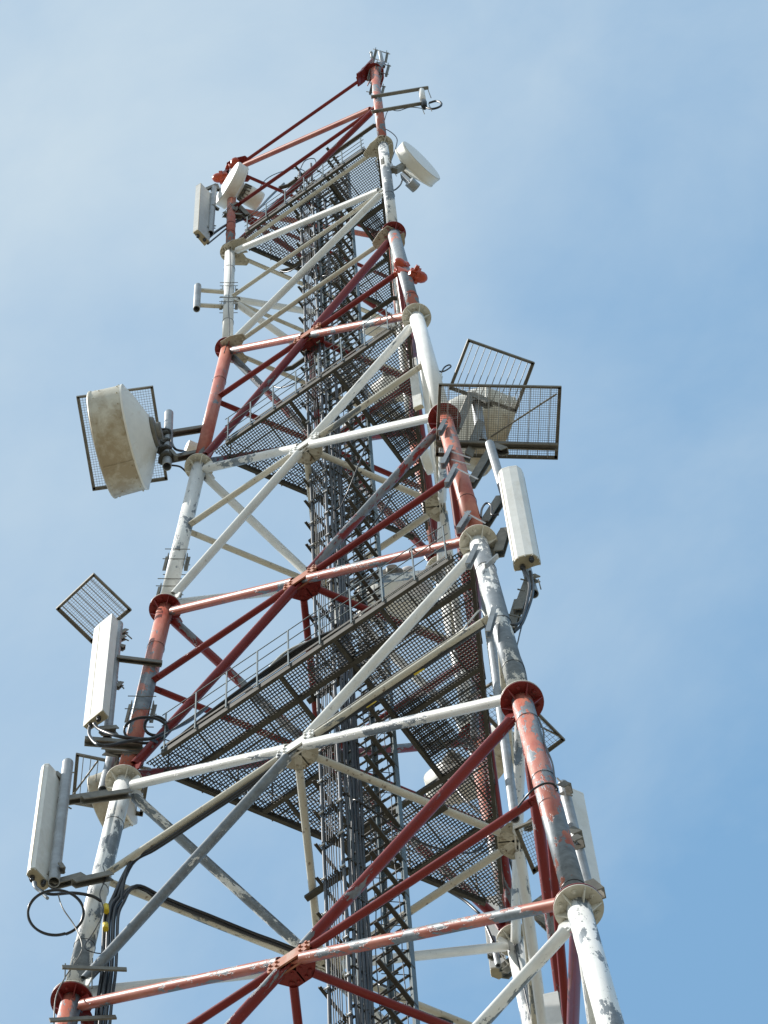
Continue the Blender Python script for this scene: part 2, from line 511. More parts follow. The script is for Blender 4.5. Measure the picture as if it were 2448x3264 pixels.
rnd = random.Random(3)
for k in range(-2, 4):
    red = band(k) == 'red'
    for f in FACES:
        if k == -2 and f != ('A', 'B') and f != ('B', 'C'): continue
        ex, en = face_axes(f)
        N = node(f, k)
        mz = zlev(k + .5)
        dm = M_RED if red else M_WHITE
        hm = M_RED if red else M_CREAM
        gmt = M_RED if red else M_GUSSET
        up_ = leg(f[0], k + 1) - leg(f[0], k)
        fn = ex.cross(up_).normalized()
        for l in f:
            for kk in (k, k + 1):
                e = leg(l, kk)
                e = e + (Vector((0, 0, 1)) * (.085 if kk == k else -.085))
                pl = {('A', 'B'): .27}.get(f, .30) + rnd.uniform(-.16, .18)
                if f == ('A', 'B'):
                    pl = {(-1, 'A', 0): .42, (-1, 'B', 0): .42, (-1, 'B', -1): .44, (0, 'A', 0): .62, (0, 'A', 1): .40, (0, 'B', 0): .42, (0, 'B', 1): .14,
                          (1, 'A', 1): .12, (1, 'A', 2): .40, (1, 'B', 1): .40, (1, 'B', 2): .44, (2, 'A', 2): .12, (2, 'A', 3): .30, (2, 'B', 2): .20, (2, 'B', 3): .22}.get((k, l, kk), pl)
                mat_ = dm
                if red and f == ('A', 'B') and ((l == 'A') == (kk == k + 1)): mat_ = M_FADED_LIT  # diagonals that look lit get the paler red, light put into their colour
                brace(e, N, .0325, mat_, 'diagonal_brace', LEGR.get(k, .06) + .055, .10, pl, out_n=fn)
            # horizontal strut from the middle of the leg to the hub
            e = leg(l, k + .5); e.z = N.z
            q = .1 if red else rnd.uniform(.12, .3)
            hb = brace(e, N, .0235, hm, 'horizontal_brace', LEGR.get(k, .06) + .05, .135, q, out_n=(0, 0, 1))
        # hub: bolted box plate in the face with a horizontal gusset plate on its inner side
        hb = MB()
        uf = ex.cross(fn).normalized()
        sg = 1 if uf.z > 0 else -1; uf = uf * sg
        for o_ in (-.020, .020):
            hb.plate(N + fn * o_, [(-.135, -.030), (-.10, -.052), (.10, -.052), (.135, -.030), (.135, .030), (.10, .052), (-.10, .052), (-.135, .030)], ex, uf, .010)
        hb.box(N, ex * .12, uf * .012, fn * .016)
        for bx in (-.115, -.075, .075, .115):
            for by in (-.024, .024):
                hb.lathe(N + ex * bx + uf * by - fn * .036, fn, [(0, .009), (.072, .009)], 6, False)
        hm_o = hb.build('hub_plate', (M_RUST if red else M_WHITE), tower, peel=.3)
        gs = MB()
        G = N - Vector((0, 0, .045))
        gs.plate(G, [(-.12, .012), (.12, .012), (.12, .05), (.062, .125), (-.062, .125), (-.12, .05)], ex, en, .010)
        gs.plate(N - Vector((0, 0, .02)) + en * .07, [(-.05, -.03), (.05, -.03), (.0, .03)], en, Vector((0, 0, 1)), .008)
        for bx, by in ((-.09, .038), (-.06, .082), (.06, .082), (.09, .038), (-.025, .10), (.025, .10)):
            gs.lathe(G + ex * bx + en * by - Vector((0, 0, .018)), (0, 0, 1), [(0, .010), (.036, .010)], 6, False)
        gs.build('gusset_plate', gmt, tower, peel=.10)
    # inner triangle of struts joining the three hubs
    for i in range(3):
        if k == -2: continue
        N0 = node(FACES[i], k); N1 = node(FACES[(i + 1) % 3], k)
        d0 = Vector((0, 0, -.045))
        br = brace(N0 + d0, N1 + d0, .0245, M_RED if red else M_CREAM, 'inner_brace', .125, .125, .12 if red else .16, out_n=(0, 0, 1))

# upper prismatic panels: zigzag braces with horizontals at every level and half level
APEX = {('A', 'B'): 'B', ('C', 'A'): 'A', ('B', 'C'): 'C'}
for k in (4, 5):
    red = band(k) == 'red'
    for f in FACES:
        ap = APEX[f]; ot = f[0] if f[1] == ap else f[1]
        ex, en = face_axes(f)
        mid = leg(ap, k + .5)
        dm = M_RED if red else M_WHITE
        if red and f == ('A', 'B'): pass
        for kk in (k, k + 1):
            e = leg(ot, kk) + Vector((0, 0, .05 if kk == k else -.05))
            mt = M_FADED_LIT if (red and kk == k + 1) else dm
            brace(e, mid, .0315 if not red else .028, mt, 'diagonal_brace', .11, .12, .16, out_n=en)
        brace(leg(f[0], k + .5) - Vector((0, 0, .02)), leg(f[1], k + .5) - Vector((0, 0, .02)), .0185, M_RED if red else M_CREAM, 'horizontal_brace', .12, .12, .15, out_n=(0, 0, 1))
        brace(leg(f[0], k) - Vector((0, 0, .03)), leg(f[1], k) - Vector((0, 0, .03)), .0205, M_CREAM, 'horizontal_brace', .19, .19, .12, out_n=(0, 0, 1))
        if k == 5:
            brace(leg(f[0], 6) - Vector((0, 0, .03)), leg(f[1], 6) - Vector((0, 0, .03)), .0175, M_RED, 'horizontal_brace', .17, .17, .22, out_n=(0, 0, 1))
# gusset plates at the leg joints of the upper part and below every flange
for l in 'ABC':
    for k in (4, 5, 6):
        p = leg(l, k) - Vector((0, 0, .036))
        inn = -Vector((p.x, p.y, 0)).normalized(); sd = Vector((-inn.y, inn.x, 0))
        gm = MB()
        pts = [(-.05, -.08), (.03, -.12), (.14, -.135), (.17, -.105), (.11, 0), (.17, .105), (.14, .135), (.03, .12), (-.05, .08)]
        gm.plate(p, pts, inn, sd, .010)
        for (u_, v_) in ((.13, -.105), (.085, -.10), (.13, .105), (.085, .10), (.07, -.05), (.07, .05)):
            gm.lathe(p + inn * u_ + sd * v_ - Vector((0, 0, .018)), (0, 0, 1), [(0, .011), (.036, .011)], 6, False)
        gm.bar(p + inn * .05 + Vector((0, 0, -.03)), p + inn * .16 + Vector((0, 0, -.008)), .008, .05)
        if k == 6:
            gm.lathe(p - Vector((0, 0, 0)), (0, 0, 1), [(0, .075), (.012, .075)], 24)
        gm.build('gusset_plate', M_RED if k == 6 else M_GUSSET, tower, peel=.12)
    for k in range(-1, 4):
        if k in (0, 1, 2, 3, -1):
            p = leg(l, k)
            for f in FACES:
                if l not in f: continue
                ex, en = face_axes(f)
                s_ = 1 if f[0] == l else -1
                for sg in (-1, 1):
                    gm = MB()
                    q = p + Vector((0, 0, sg * .10))
                    gm.plate(q + ex * s_ * .085, [(-.045, -.05), (.03, -.045), (.05, sg * .02), (.03, .045), (-.045, .05)], ex * s_, (0, 0, 1), .010)
                    bn = k if sg > 0 else k - 1
                    gm.build('joint_plate', M_RED if band(bn) == 'red' else M_WHITE, tower, peel=.2)

# black cable ties round the legs
for (l, k) in [('A', .22), ('A', .47), ('A', .78), ('A', 3.7), ('A', 4.25), ('A', 4.8), ('B', -.93), ('B', -.42), ('B', -.12), ('B', .18), ('B', .45), ('B', .80), ('B', 1.3), ('B', 3.2), ('B', 4.4), ('C', .3), ('C', -.4), ('A', 1.75), ('A', 5.3), ('A', 5.2)]:
    c = leg(l, k); d = (leg(l, math.floor(k) + 1) - leg(l, math.floor(k))).normalized(); x, y, d = frame(d)
    r = LEGR[math.floor(k)] + .003
    MB().path([c + (x * math.cos(q * math.pi / 9) + y * math.sin(q * math.pi / 9)) * r + d * .006 * math.sin(q * .7) for q in range(19)], .0019, 5, 1).build('cable_tie', M_CABLE, tower)

# ---------------------------------------------------------------- work platforms (levels 1, 3 and 5)
def line_interval(px, py, dx, dy, R, ins):
    """interval along a line inside the inset triangle"""
    t0, t1 = -9, 9
    for (ang, iset) in ((270, ins[0]), (30, ins[1]), (150, ins[2])):
        nx, ny = math.cos(math.radians(ang)), math.sin(math.radians(ang))
        h = R / 2 - iset
        a = nx * dx + ny * dy; b = h - (nx * px + ny * py)
        if abs(a) < 1e-9:
            if b < 0: return None
        elif a > 0: t1 = min(t1, b / a)
        else: t0 = max(t0, b / a)
    return (t0, t1) if t1 > t0 else None

HX0, HX1, HY0, HY1 = -.160, .252, -.575, .392
PITCH = .0212
PLAT = {1: ('widest grated work platform at the lowest level with long handrails, dark underside', (-.585, -.09, .39, .81)),
        3: ('middle grated work platform in the red and white tower above the lower one', (.41,)),
        5: ('small uppermost grated work platform just below the tower top', (.41,))}
for k, (lab, ybeams) in PLAT.items():
    zf = zlev(k) + .06
    R = rad(zlev(k))
    ins = (.0, .055, .145) if k < 5 else (-.05, .05, .10)
    if k == 3: ins = (-.02, .075, .135)
    pl = thing('work_platform', lab, 'platform', (0, 0, zf), 'grated work platforms inside the tower')
    cor = []
    def meet(a1, i1, a2, i2):
        n1 = (math.cos(math.radians(a1)), math.sin(math.radians(a1))); n2 = (math.cos(math.radians(a2)), math.sin(math.radians(a2)))
        h1 = R / 2 - i1; h2 = R / 2 - i2
        det = n1[0] * n2[1] - n1[1] * n2[0]
        return Vector(((h1 * n2[1] - h2 * n1[1]) / det, (n1[0] * h2 - n2[0] * h1) / det, zf))
    cA = meet(270, ins[0], 150, ins[2]); cB = meet(270, ins[0], 30, ins[1]); cC = meet(30, ins[1], 150, ins[2])
    cut = .13
    def edge(a, b): 
        d = (b - a).normalized(); return a + d * cut, b - d * cut
    gz = zf + .004
    hy0 = -.575 if k == 1 else (-R / 2 + .10)
    gm = MB()
    nb = int(3.2 / PITCH)
    for i in range(-nb // 2, nb // 2):
        for ax in (0, 1):
            q = i * PITCH
            if ax == 0: iv = line_interval(0, q, 1, 0, R, ins)
            else: iv = line_interval(q, 0, 0, 1, R, ins)
            if not iv: continue
            segs = [iv]
            if ax == 0 and hy0 < q < HY1: segs = [(iv[0], min(iv[1], HX0)), (max(iv[0], HX1), iv[1])]
            if ax == 1 and HX0 < q < HX1: segs = [(iv[0], min(iv[1], hy0)), (max(iv[0], HY1), iv[1])]
            for (s0, s1) in segs:
                if s1 - s0 < .01: continue
                if ax == 0: gm.box(((s0 + s1) / 2, q, gz), ((s1 - s0) / 2, 0, 0), (0, .0021 if i % 23 else .0055, 0), (0, 0, .0075))
                else: gm.box((q, (s0 + s1) / 2, gz), (0, (s1 - s0) / 2, 0), (.0021 if i % 19 else .0055, 0, 0), (0, 0, .0073))
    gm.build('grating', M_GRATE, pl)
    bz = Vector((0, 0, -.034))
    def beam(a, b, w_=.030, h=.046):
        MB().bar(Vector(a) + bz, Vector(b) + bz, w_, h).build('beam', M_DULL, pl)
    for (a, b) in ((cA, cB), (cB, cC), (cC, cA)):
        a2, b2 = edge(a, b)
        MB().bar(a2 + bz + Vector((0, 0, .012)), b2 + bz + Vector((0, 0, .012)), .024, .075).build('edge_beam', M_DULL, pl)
    def xr(y):
        return line_interval(0, y, 1, 0, R, ins)
    def yr(x):
        return line_interval(x, 0, 0, 1, R, ins)
    for y in ybeams:
        iv = xr(y)
        if y < -.5: beam((iv[0], y, zf), (iv[1], y, zf))
        elif y > .45 or abs(y - .40) < .02: beam((iv[0], y, zf), (iv[1], y, zf))
        else: beam((iv[0], y, zf), (HX0, y, zf)); beam((HX1, y, zf), (iv[1], y, zf))
    for x in (HX0 + .005, HX1 + .012):
        iv = yr(x)
        beam((x, iv[0], zf + .002), (x, (.40 if x < 0 else min(iv[1], .46)), zf + .002), .026, .042)
    if k == 1:
        beam((-.62, -.09, zf + .001), (-.62, .10, zf + .001), .022, .03)
        beam((.62, -.78, zf + .001), (.62, -.60, zf + .001), .022, .03)
    # hatch grid folded open beside the shaft
    hm = MB()
    hx1 = HX1 + (.24 if k != 5 else .17)
    for i in range(26):
        q = -.14 + i * .0157
        hm.box(((HX1 + hx1) / 2 + .01, q, gz + .035), ((hx1 - HX1) / 2, 0, 0), (0, .0021, .0006), (0, 0, .006))
    for i in range(15):
        q = HX1 + .02 + i * .0157
        if q < hx1: hm.box((q, .055, gz + .036), (0, .2, 0), (.0021, 0, .0004), (0, 0, .006))
    hm.build('hatch', M_GRATE, pl)
    # handrails
    for side, (a, b) in enumerate(((cA, cB), (cB, cC), (cC, cA))):
        a2, b2 = edge(a, b)
        d = (b2 - a2).normalized(); o_ = Vector((d.y, -d.x, 0)) * .022
        ln = (b2 - a2).length - .06
        n_ = max(2, int(round(ln / .235)))
        hgt = .56 if k == 1 else (.52 if k == 3 else .42)
        hr = MB()
        for i in range(n_ + 1):
            p = a2 + o_ + d * (.03 + ln * i / n_)
            hr.bar(p + Vector((0, 0, -.04)), p + Vector((0, 0, hgt)), .008, .009, d)
        for q in (1.0, .68, .36):
            hr.bar(a2 + o_ + Vector((0, 0, hgt * q)), b2 + o_ + Vector((0, 0, hgt * q)), .0055, .0055)
        MB().bar(a2 + o_ * .8 + Vector((0, 0, .03)), b2 + o_ * .8 + Vector((0, 0, .03)), .004, .03).build('toe_board', M_DULL, pl)
        hr.build('handrail', M_POST if side == 0 else M_DULL, pl)

# ---------------------------------------------------------------- climbing ladder and cable shaft in the middle of the tower
ladder = thing('climbing_ladder', 'dark steel climbing ladder shaft rising through the middle of the tower', 'ladder', (.05, -.25, -13.9))
ZB, ZT = -13.9, 4.8
SX0, SX1, SY0, SY1 = -.150, .242, -.455, -.095
def lpost(x, y, w_, mat, fx, fy):
    m = MB()
    m.box((x + fx * w_ / 2, y, (ZB + ZT) / 2), (w_ / 2, 0, 0), (0, .0035, 0), (0, 0, (ZT - ZB) / 2))
    m.box((x, y + fy * (w_ / 2 + .0036), (ZB + ZT) / 2), (.0035, 0, 0), (0, w_ / 2, 0), (0, 0, (ZT - ZB) / 2))
    m.build('post', mat, ladder)
lpost(SX1, SY1, .042, M_POST, -1, -1)
lpost(SX0 + .03, SY1, .024, M_POST, 1, -1)
lpost(SX1 - .17, SY1 + .0, .022, M_POST, 1, -1)
z = ZB
i = 0
RUNG = .1530
rest = MB()
ncount = 0
while z < ZT:
    for (pa, pb, w_) in (((SX0 + .01, SY1 - .008, z), (SX1 - .02, SY1 - .008, z), .013), ((.105, SY1 - .16, z + .07), (SX1 - .012, SY1 - .16, z + .07), .010)):
        if ncount < 98: MB().bar(pa, pb, w_, .010).build('rung', M_GRATE, ladder)
        else: rest.bar(pa, pb, w_, .010)
        ncount += 1
    if i % 3 == 0:
        # side angles (front to back) on both sides carry the cables
        z2 = z + .02
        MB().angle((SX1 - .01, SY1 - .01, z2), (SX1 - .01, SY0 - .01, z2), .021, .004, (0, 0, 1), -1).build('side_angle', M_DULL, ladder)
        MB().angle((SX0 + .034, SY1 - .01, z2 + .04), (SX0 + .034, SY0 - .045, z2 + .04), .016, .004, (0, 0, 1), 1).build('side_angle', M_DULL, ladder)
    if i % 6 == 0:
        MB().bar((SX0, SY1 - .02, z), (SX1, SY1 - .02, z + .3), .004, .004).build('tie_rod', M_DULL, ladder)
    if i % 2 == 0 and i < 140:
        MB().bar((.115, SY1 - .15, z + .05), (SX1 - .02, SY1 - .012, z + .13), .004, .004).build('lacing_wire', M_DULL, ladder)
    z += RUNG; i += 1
ro = rest.build('upper_rungs', M_GRATE, ladder)
ro['kind'] = 'stuff'
# long horizontal bars that hold the shaft to the tower's faces
def hold(z, x0, x1, bend=True):
    m = MB()
    y = -.035
    m.bar((x0, y, z), (x1, y, z), .036, .030)
    if bend:
        m.bar((x0 + .01, y, z), (x0 - .075, y - .035, z - .01), .034, .028)
        m.bar((x1 - .01, y, z), (x1 + .06, y + .05, z - .01), .034, .028)
    m.build('holding_bar', M_DULL, ladder)
for k in (4, 5, 6):
    hold(zlev(k) + .02, -.53, .54)
for k in (-1, 0, 1, 2, 3):
    zz = node(('A', 'B'), k).z - .085
    R = rad(zz)
    t = (.035 * -1 + R / 2) / (R * .75)
    xx = .866 * R / 2 * t + .03
    hold(zz, -xx - .02, xx + .02, False)

# ---------------------------------------------------------------- feeder cables up the shaft
def vcable(x, y, r, mat, name, label, group, z0=ZB, z1=5.9, wob=.004, top=None):
    pts = []
    n = int((z1 - z0) / .5)
    rr = random.Random(int(x * 9999) + int(y * 777))
    for i in range(n + 1):
        pts.append((x + rr.uniform(-wob, wob), y + rr.uniform(-wob, wob), z0 + (z1 - z0) * i / n))
    if top: pts += top
    o = MB().path(pts, r, 8, 2).build(name, mat)
    o['label'] = label; o['category'] = 'cable'; o['group'] = group
    return o
CLY = SY0 + .002
front = [(-.092, .0115, 'F'), (-.068, .0034, 'C'), (-.053, .0030, 'C'), (-.038, .0036, 'C'), (-.024, .0030, 'C'), (-.008, .0034, 'C'), (.016, .0030, 'C'), (.040, .0115, 'F')]
for (x, r, t_) in front:
    z1 = 4.35 if t_ == 'F' else 4.1 - abs(x) * 14
    if t_ == 'F': vcable(x, CLY, r, M_FEED, 'feeder_cable', 'thick grey feeder cable in the front row of the shaft', 'thick feeder cables in the front row', z1=z1, wob=.003)
    else: vcable(x, CLY, r, M_CABLE, 'thin_cable', 'thin black cable clamped between the two thick front feeders', 'thin cables between the front feeders', z1=z1, wob=.003)
bundle = [(.062, -.425, .0095), (.071, -.398, .0095), (.082, -.372, .0115), (.086, -.344, .0115), (.092, -.318, .011)]
for i, (x, y, r) in enumerate(bundle):
    vcable(x, y, r, M_FEED if i % 3 else M_CABLE, 'feeder_cable', 'thick grey feeder cable in the tight bundle beside the ladder', 'feeder cables bundled beside the ladder', z1=(3.4, -3.3, -6.2, -3.0, 3.4, -6.0, -3.2)[i], wob=.006)
for (x, y, r) in [(.135, -.30, .0032), (.155, -.26, .0032), (.175, -.22, .0036), (.205, -.16, .003), (.052, -.40, .0036), (-.05, -.30, .003), (.12, -.38, .003)]:
    vcable(x, y, r, M_CABLE, 'thin_cable', 'thin loose black cable running up inside the shaft', 'thin loose cables inside the shaft', z1=3.0 + x * 6, wob=.010)
# clamp rows: a short support rail with bright bolted clamps, one row every 0.8 m
z = ZB + .07
while z < 4.2:
    clm = MB()
    clm.m = 0
    clm.bar((-.115, CLY + .015, z), (.062, CLY + .015, z), .010, .012)
    for (x, r, t_) in front:
        if t_ == 'F':
            clm.m = 1
            clm.box((x, CLY - r - .003, z), (.011, 0, 0), (0, .004, 0), (0, 0, .007))
            for q in (-.014, .014):
                clm.m = 1
                clm.lathe((x + q, CLY - r - .006, z), (0, 0, 1), [(-.012, .0042), (.012, .0042)], 6)
                clm.m = 0
                clm.bar((x + q, CLY + .015, z), (x + q, CLY - r - .016, z), .004, .004)
        else:
            clm.m = 0
            clm.bar((x + .006, CLY + .012, z), (x + .006, CLY - .014, z + .002), .006, .010)
    clm.build('cable_clamp', [M_DULL, M_BOLT], ladder)
    clm = MB()
    z2 = z + .13
    clm.bar((.060, -.445, z2), (.115, -.275, z2), .008, .012)
    for (x, y, r) in (bundle[0], bundle[2], bundle[4]):
        clm.box((x - .010, y - r - .002, z2), (.009, .003, 0), (-.003, .006, 0), (0, 0, .009))
        clm.m = 1
        clm.lathe((x - .018, y - r - .006, z2), (0, 0, 1), [(-.010, .0042), (.012, .0042)], 6)
        clm.m = 0
        clm.bar((x - .016, y - r - .004, z2), (x + .02, y, z2), .004, .004)
    clm.build('cable_clamp', [M_DULL, M_BOLT], ladder)
    z += .459

# ---------------------------------------------------------------- helpers for mounted equipment
def clamp_pair(m, c, ax, sidev, w_=.07, half=.045, th=.012):
    """two steel angles either side of a tube, pulled together by threaded rods"""
    c = Vector(c); ax = Vector(ax).normalized(); sidev = Vector(sidev).normalized()
    o_ = ax.cross(sidev).normalized()
    for s_ in (-1, 1):
        m.box(c + o_ * s_ * w_, ax * half, sidev * .014, o_ * .004)
        m.box(c + o_ * s_ * (w_ + .010) + sidev * .014, ax * half, sidev * .003, o_ * .012)
    for t_ in (-.7, .7):
        for s2 in (-1, 1):
            m.bar(c + ax * half * t_ + sidev * s2 * (w_ * .0 + .058) - o_ * (w_ + .03), c + ax * half * t_ + sidev * s2 * (w_ * .0 + .058) + o_ * (w_ + .03), .006, .006)

def legclamp(name, label, l, k, sidev, group=None, half=.10, r=.058):
    """two steel angles either side of a leg, pulled together by threaded rods"""
    c = leg(l, k); ax = (leg(l, math.floor(k) + 1) - leg(l, math.floor(k))).normalized()
    sidev = Vector(sidev); sidev = (sidev - ax * sidev.dot(ax)).normalized()
    o_ = ax.cross(sidev).normalized(); w_ = r + .012
    t = thing(name, label, 'clamp', c - ax * half, group)
    for s_ in (-1, 1):
        m = MB()
        m.box(c + o_ * s_ * w_, ax * half, sidev * .017, o_ * .003)
        m.box(c + o_ * s_ * (w_ + .0125) + sidev * .0142, ax * half, sidev * .0026, o_ * .0095)
        m.build('clamp_angle', M_ARM, t)
    for t_ in (-.72, .72):
        for s2 in (-1, 1):
            q = c + ax * half * t_ + sidev * s2 * (r + .004)
            MB().bar(q - o_ * (w_ + .022), q + o_ * (w_ + .022), .005, .005).build('threaded_rod', M_ARM, t)
    return t

def channel(m, a, b, w_, h, th=.007):
    a = Vector(a); b = Vector(b); d = b - a
    x = d.cross(Vector((0, 0, 1)))
    if x.length < .02 * d.length: x = d.cross(Vector((.3, 1, 0)))
    x.normalize(); y = x.cross(d).normalized()
    m.box((a + b) / 2 + y * (h / 2 - th / 2), d / 2, x * w_ / 2, y * th / 2)
    for s_ in (-1, 1):
        m.box((a + b) / 2 + x * s_ * (w_ / 2 - th / 2) - y * (th / 2 + .0002), d / 2, x * th / 2, y * (h - th) / 2)
    return m

def dish(label, c, face, R, depth, cone, mat_f=None, name='drum_dish', group=None, rim=True, radio=None, mount=None, bolts=True):
    """shrouded microwave dish: c = centre of the front rim, face = pointing direction, cone = depth of the back"""
    c = Vector(c); x, y, f_ = frame(face)
    if abs(y.z) < abs(x.z): x, y = y, x
    t = thing(name, label, 'antenna', c - f_ * depth, group)
    m = MB()
    m.lathe(c, -f_, [(0, R), (.006, R * 1.015), (.02, R * 1.015), (.026, R), (depth, R * .985)], 48, True, False, False)
    if bolts:
        for i in range(20):
            q = 2 * math.pi * i / 20 + .1
            rd = x * math.cos(q) + y * math.sin(q)
            for dd in (.05 if i % 2 else depth * .35, depth * .9):
                m.lathe(c - f_ * dd + rd * (R * .98), rd, [(0, .006), (R * .03, .006)], 6, False)
        m.bar(c - f_ * .02 - Vector((0, 0, R * 1.006)) * 1 + x * .05, c - f_ * depth - Vector((0, 0, R * .99)) + x * .05, .012, .008)
    m.build('shroud', M_SHROUD if bolts else M_DISH, t)
    MB().lathe(c + f_ * .004, -f_, [(-.010, R * .02), (-.008, R * .6), (0, R * .985), (.01, R * .985)], 48, True, True, True).build('radome', M_RADOME, t)
    b = MB()
    p0 = depth - .004
    b.lathe(c, -f_, [(p0, R * 1.0), (depth + .01, R * 1.0), (depth + .012, R * .97), (depth + cone * .45, R * .78), (depth + cone, R * .38), (depth + cone + .012, R * .34)], 48, True, False, True)
    b.build('reflector_back', M_DISH, t)
    h = MB()
    h.lathe(c - f_ * (depth + cone + .01), -f_, [(0, R * .30), (.03, R * .28), (.035, R * .16), (.07, R * .14)], 16, True)
    h.build('hub', M_ARM, t)
    if radio:
        rr, rl = radio
        q = MB()
        a = c - f_ * (depth + cone + .05)
        q.lathe(a, -f_, [(0, rr * .8), (.03, rr * .85), (.035, rr), (rl, rr), (rl + .015, rr * .9)], 24, True)
        q.build('radio_unit', M_DISH, t)
        rb = MB()
        for i in range(14):
            an = 2 * math.pi * i / 14
            rd = x * math.cos(an) + y * math.sin(an)
            rb.bar(a + f_ * .03 + rd * rr * .82, a - f_ * .035 + rd * rr * .9, .008, .02, rd)
        rb.build('cooling_fins', M_ARM, t)
    return t

def panel(label, bot, top, name='panel_antenna', group=None, conn=True, mat=None):
    """upright panel antenna with a base outline and a capped bottom with cable connectors"""
    bot = [Vector(p) for p in bot]; top = [Vector(p) for p in top]
    cb = sum(bot, Vector()) / len(bot); ct = sum(top, Vector()) / len(top)
    t = thing(name, label, 'antenna', cb, group)
    up = (ct - cb).normalized()
    pm_ = MB().prism([p + up * .012 for p in bot], top)
    pm_.build('radome', mat or M_PANEL, t)
    for si in ((2, len(bot) - 3) if len(bot) > 7 else (1,)):
        p = cb + (bot[si] - cb) * 1.004; q = ct + (top[si] - ct) * 1.004
        MB().bar(p + up * .03, q - up * .03, .0035, .0035, (1, 0, 0)).build('seam', M_CAP, t)
    for p in bot:
        e_ = p.lerp(cb, .06) - up * .004
        MB().lathe(e_, -up, [(0, .005), (.004, .004)], 6).build('screw', M_BOLT, t)
    MB().prism([cb + (p - cb) * .995 - up * .004 for p in bot], [cb + (p - cb) * 1.02 + up * .0115 for p in bot]).build('end_cap', M_CAP, t)
    tc_ = MB().prism([ct + (p - ct) * 1.015 - up * .012 for p in top], [ct + (p - ct) * .97 + up * .010 for p in top])
    tc_.build('top_cap', mat or M_PANEL, t)
    if conn:
        e = (bot[len(bot) // 2] - bot[0]).normalized()
        for s_ in (-.045, .045):
            m = MB().lathe(cb + e * s_ * .8, -up, [(-.002, .017), (.03, .017), (.032, .012), (.055, .011)], 12)
            m.build('connector', M_CABLE, t)
    return t

def mast(name, label, a, b, r, group=None, cat='pipe'):
    m = MB().pipe(a, b, r, .005, 20)
    o = m.build(name, M_ZINC)
    o['label'] = label; o['category'] = cat
    if group: o['group'] = group
    return o

def arms(name, label, segs, cat='bracket', w_=.030, h=.034, mat=None, rods=()):
    mat = mat or M_ARM
    def one(a, b):
        m = MB()
        return channel(m, a, b, w_, h) if min(w_, h) > .015 else m.bar(a, b, w_, h)
    if len(segs) + len(rods) == 1:
        o = one(*segs[0]).build(name, mat)
        o['label'] = label; o['category'] = cat
        return o
    t = thing(name, label, cat, segs[0][0])
    for (a, b) in segs:
        one(a, b).build('arm', mat, t)
    for (a, b) in rods:
        MB().bar(a, b, .007, .007).build('threaded_rod', mat, t)
    return t

def iceshield(label, cs, nx, ny, name='ice_guard', bars=9, mesh=True, barmat=None, braces=()):
    """horizontal steel guard: angle frame, stiff bars one way and a fine wire mesh over them"""
    q = [Vector(c) for c in cs]; c = sum(q, Vector()) / 4
    t = thing(name, label, 'guard', c)
    fm = MB()
    for i in range(4):
        a = q[i]; b = q[(i + 1) % 4]; inn = (c - (a + b) / 2).normalized()
        e_ = (b - a).normalized() * .014
        fm.bar(a, b, .005, .024)
        fm.bar(a + inn * .011 + Vector((0, 0, .010)), b + inn * .011 + Vector((0, 0, .010)), .019, .005)
    fm.build('frame', M_ARM, t)
    if bars:
        bm_ = MB()
        for i in range(1, bars + 1):
            f_ = i / (bars + 1)
            a = q[0].lerp(q[1], f_); b = q[3].lerp(q[2], f_)
            bm_.bar(a + Vector((0, 0, .004)), b + Vector((0, 0, .004)), .0055, .005)
        bm_.build('cross_bars', M_ZINC, t)
    if mesh:
        mm = MB()
        for i in range(1, nx):
            a = q[0].lerp(q[1], i / nx); b = q[3].lerp(q[2], i / nx)
            mm.bar(a + Vector((0, 0, .013)), b + Vector((0, 0, .013)), .0022, .0022)
        for j in range(1, ny):
            a = q[0].lerp(q[3], j / ny); b = q[1].lerp(q[2], j / ny)
            mm.bar(a + Vector((0, 0, .016)), b + Vector((0, 0, .016)), .0022, .0022)
        mm.build('wire_mesh', M_WIRE, t)
    if braces:
        for (a, b) in braces: MB().bar(a, b, .010, .010).build('stay', M_ARM, t)
    return t

def cable(label, pts, r=.010, group=None, mat=None, name='cable', tape=()):
    o = MB().path(pts, r, 8, 6).build(name, mat or M_CABLE)
    o['label'] = label; o['category'] = 'cable'
    if group: o['group'] = group
    return o

def ring(c, e1, e2, r1, r2, turns=2, n=22, jit=.006, ph=0.0):
    c = Vector(c); e1 = Vector(e1); e2 = Vector(e2); nn = e1.cross(e2).normalized()
    return [c + e1 * (r1 * math.cos(ph + 2 * math.pi * i / n)) + e2 * (r2 * math.sin(ph + 2 * math.pi * i / n)) + nn * (jit * i / n * 2) + e1 * jit * math.sin(i * 1.3) for i in range(int(n * turns) + 1)]

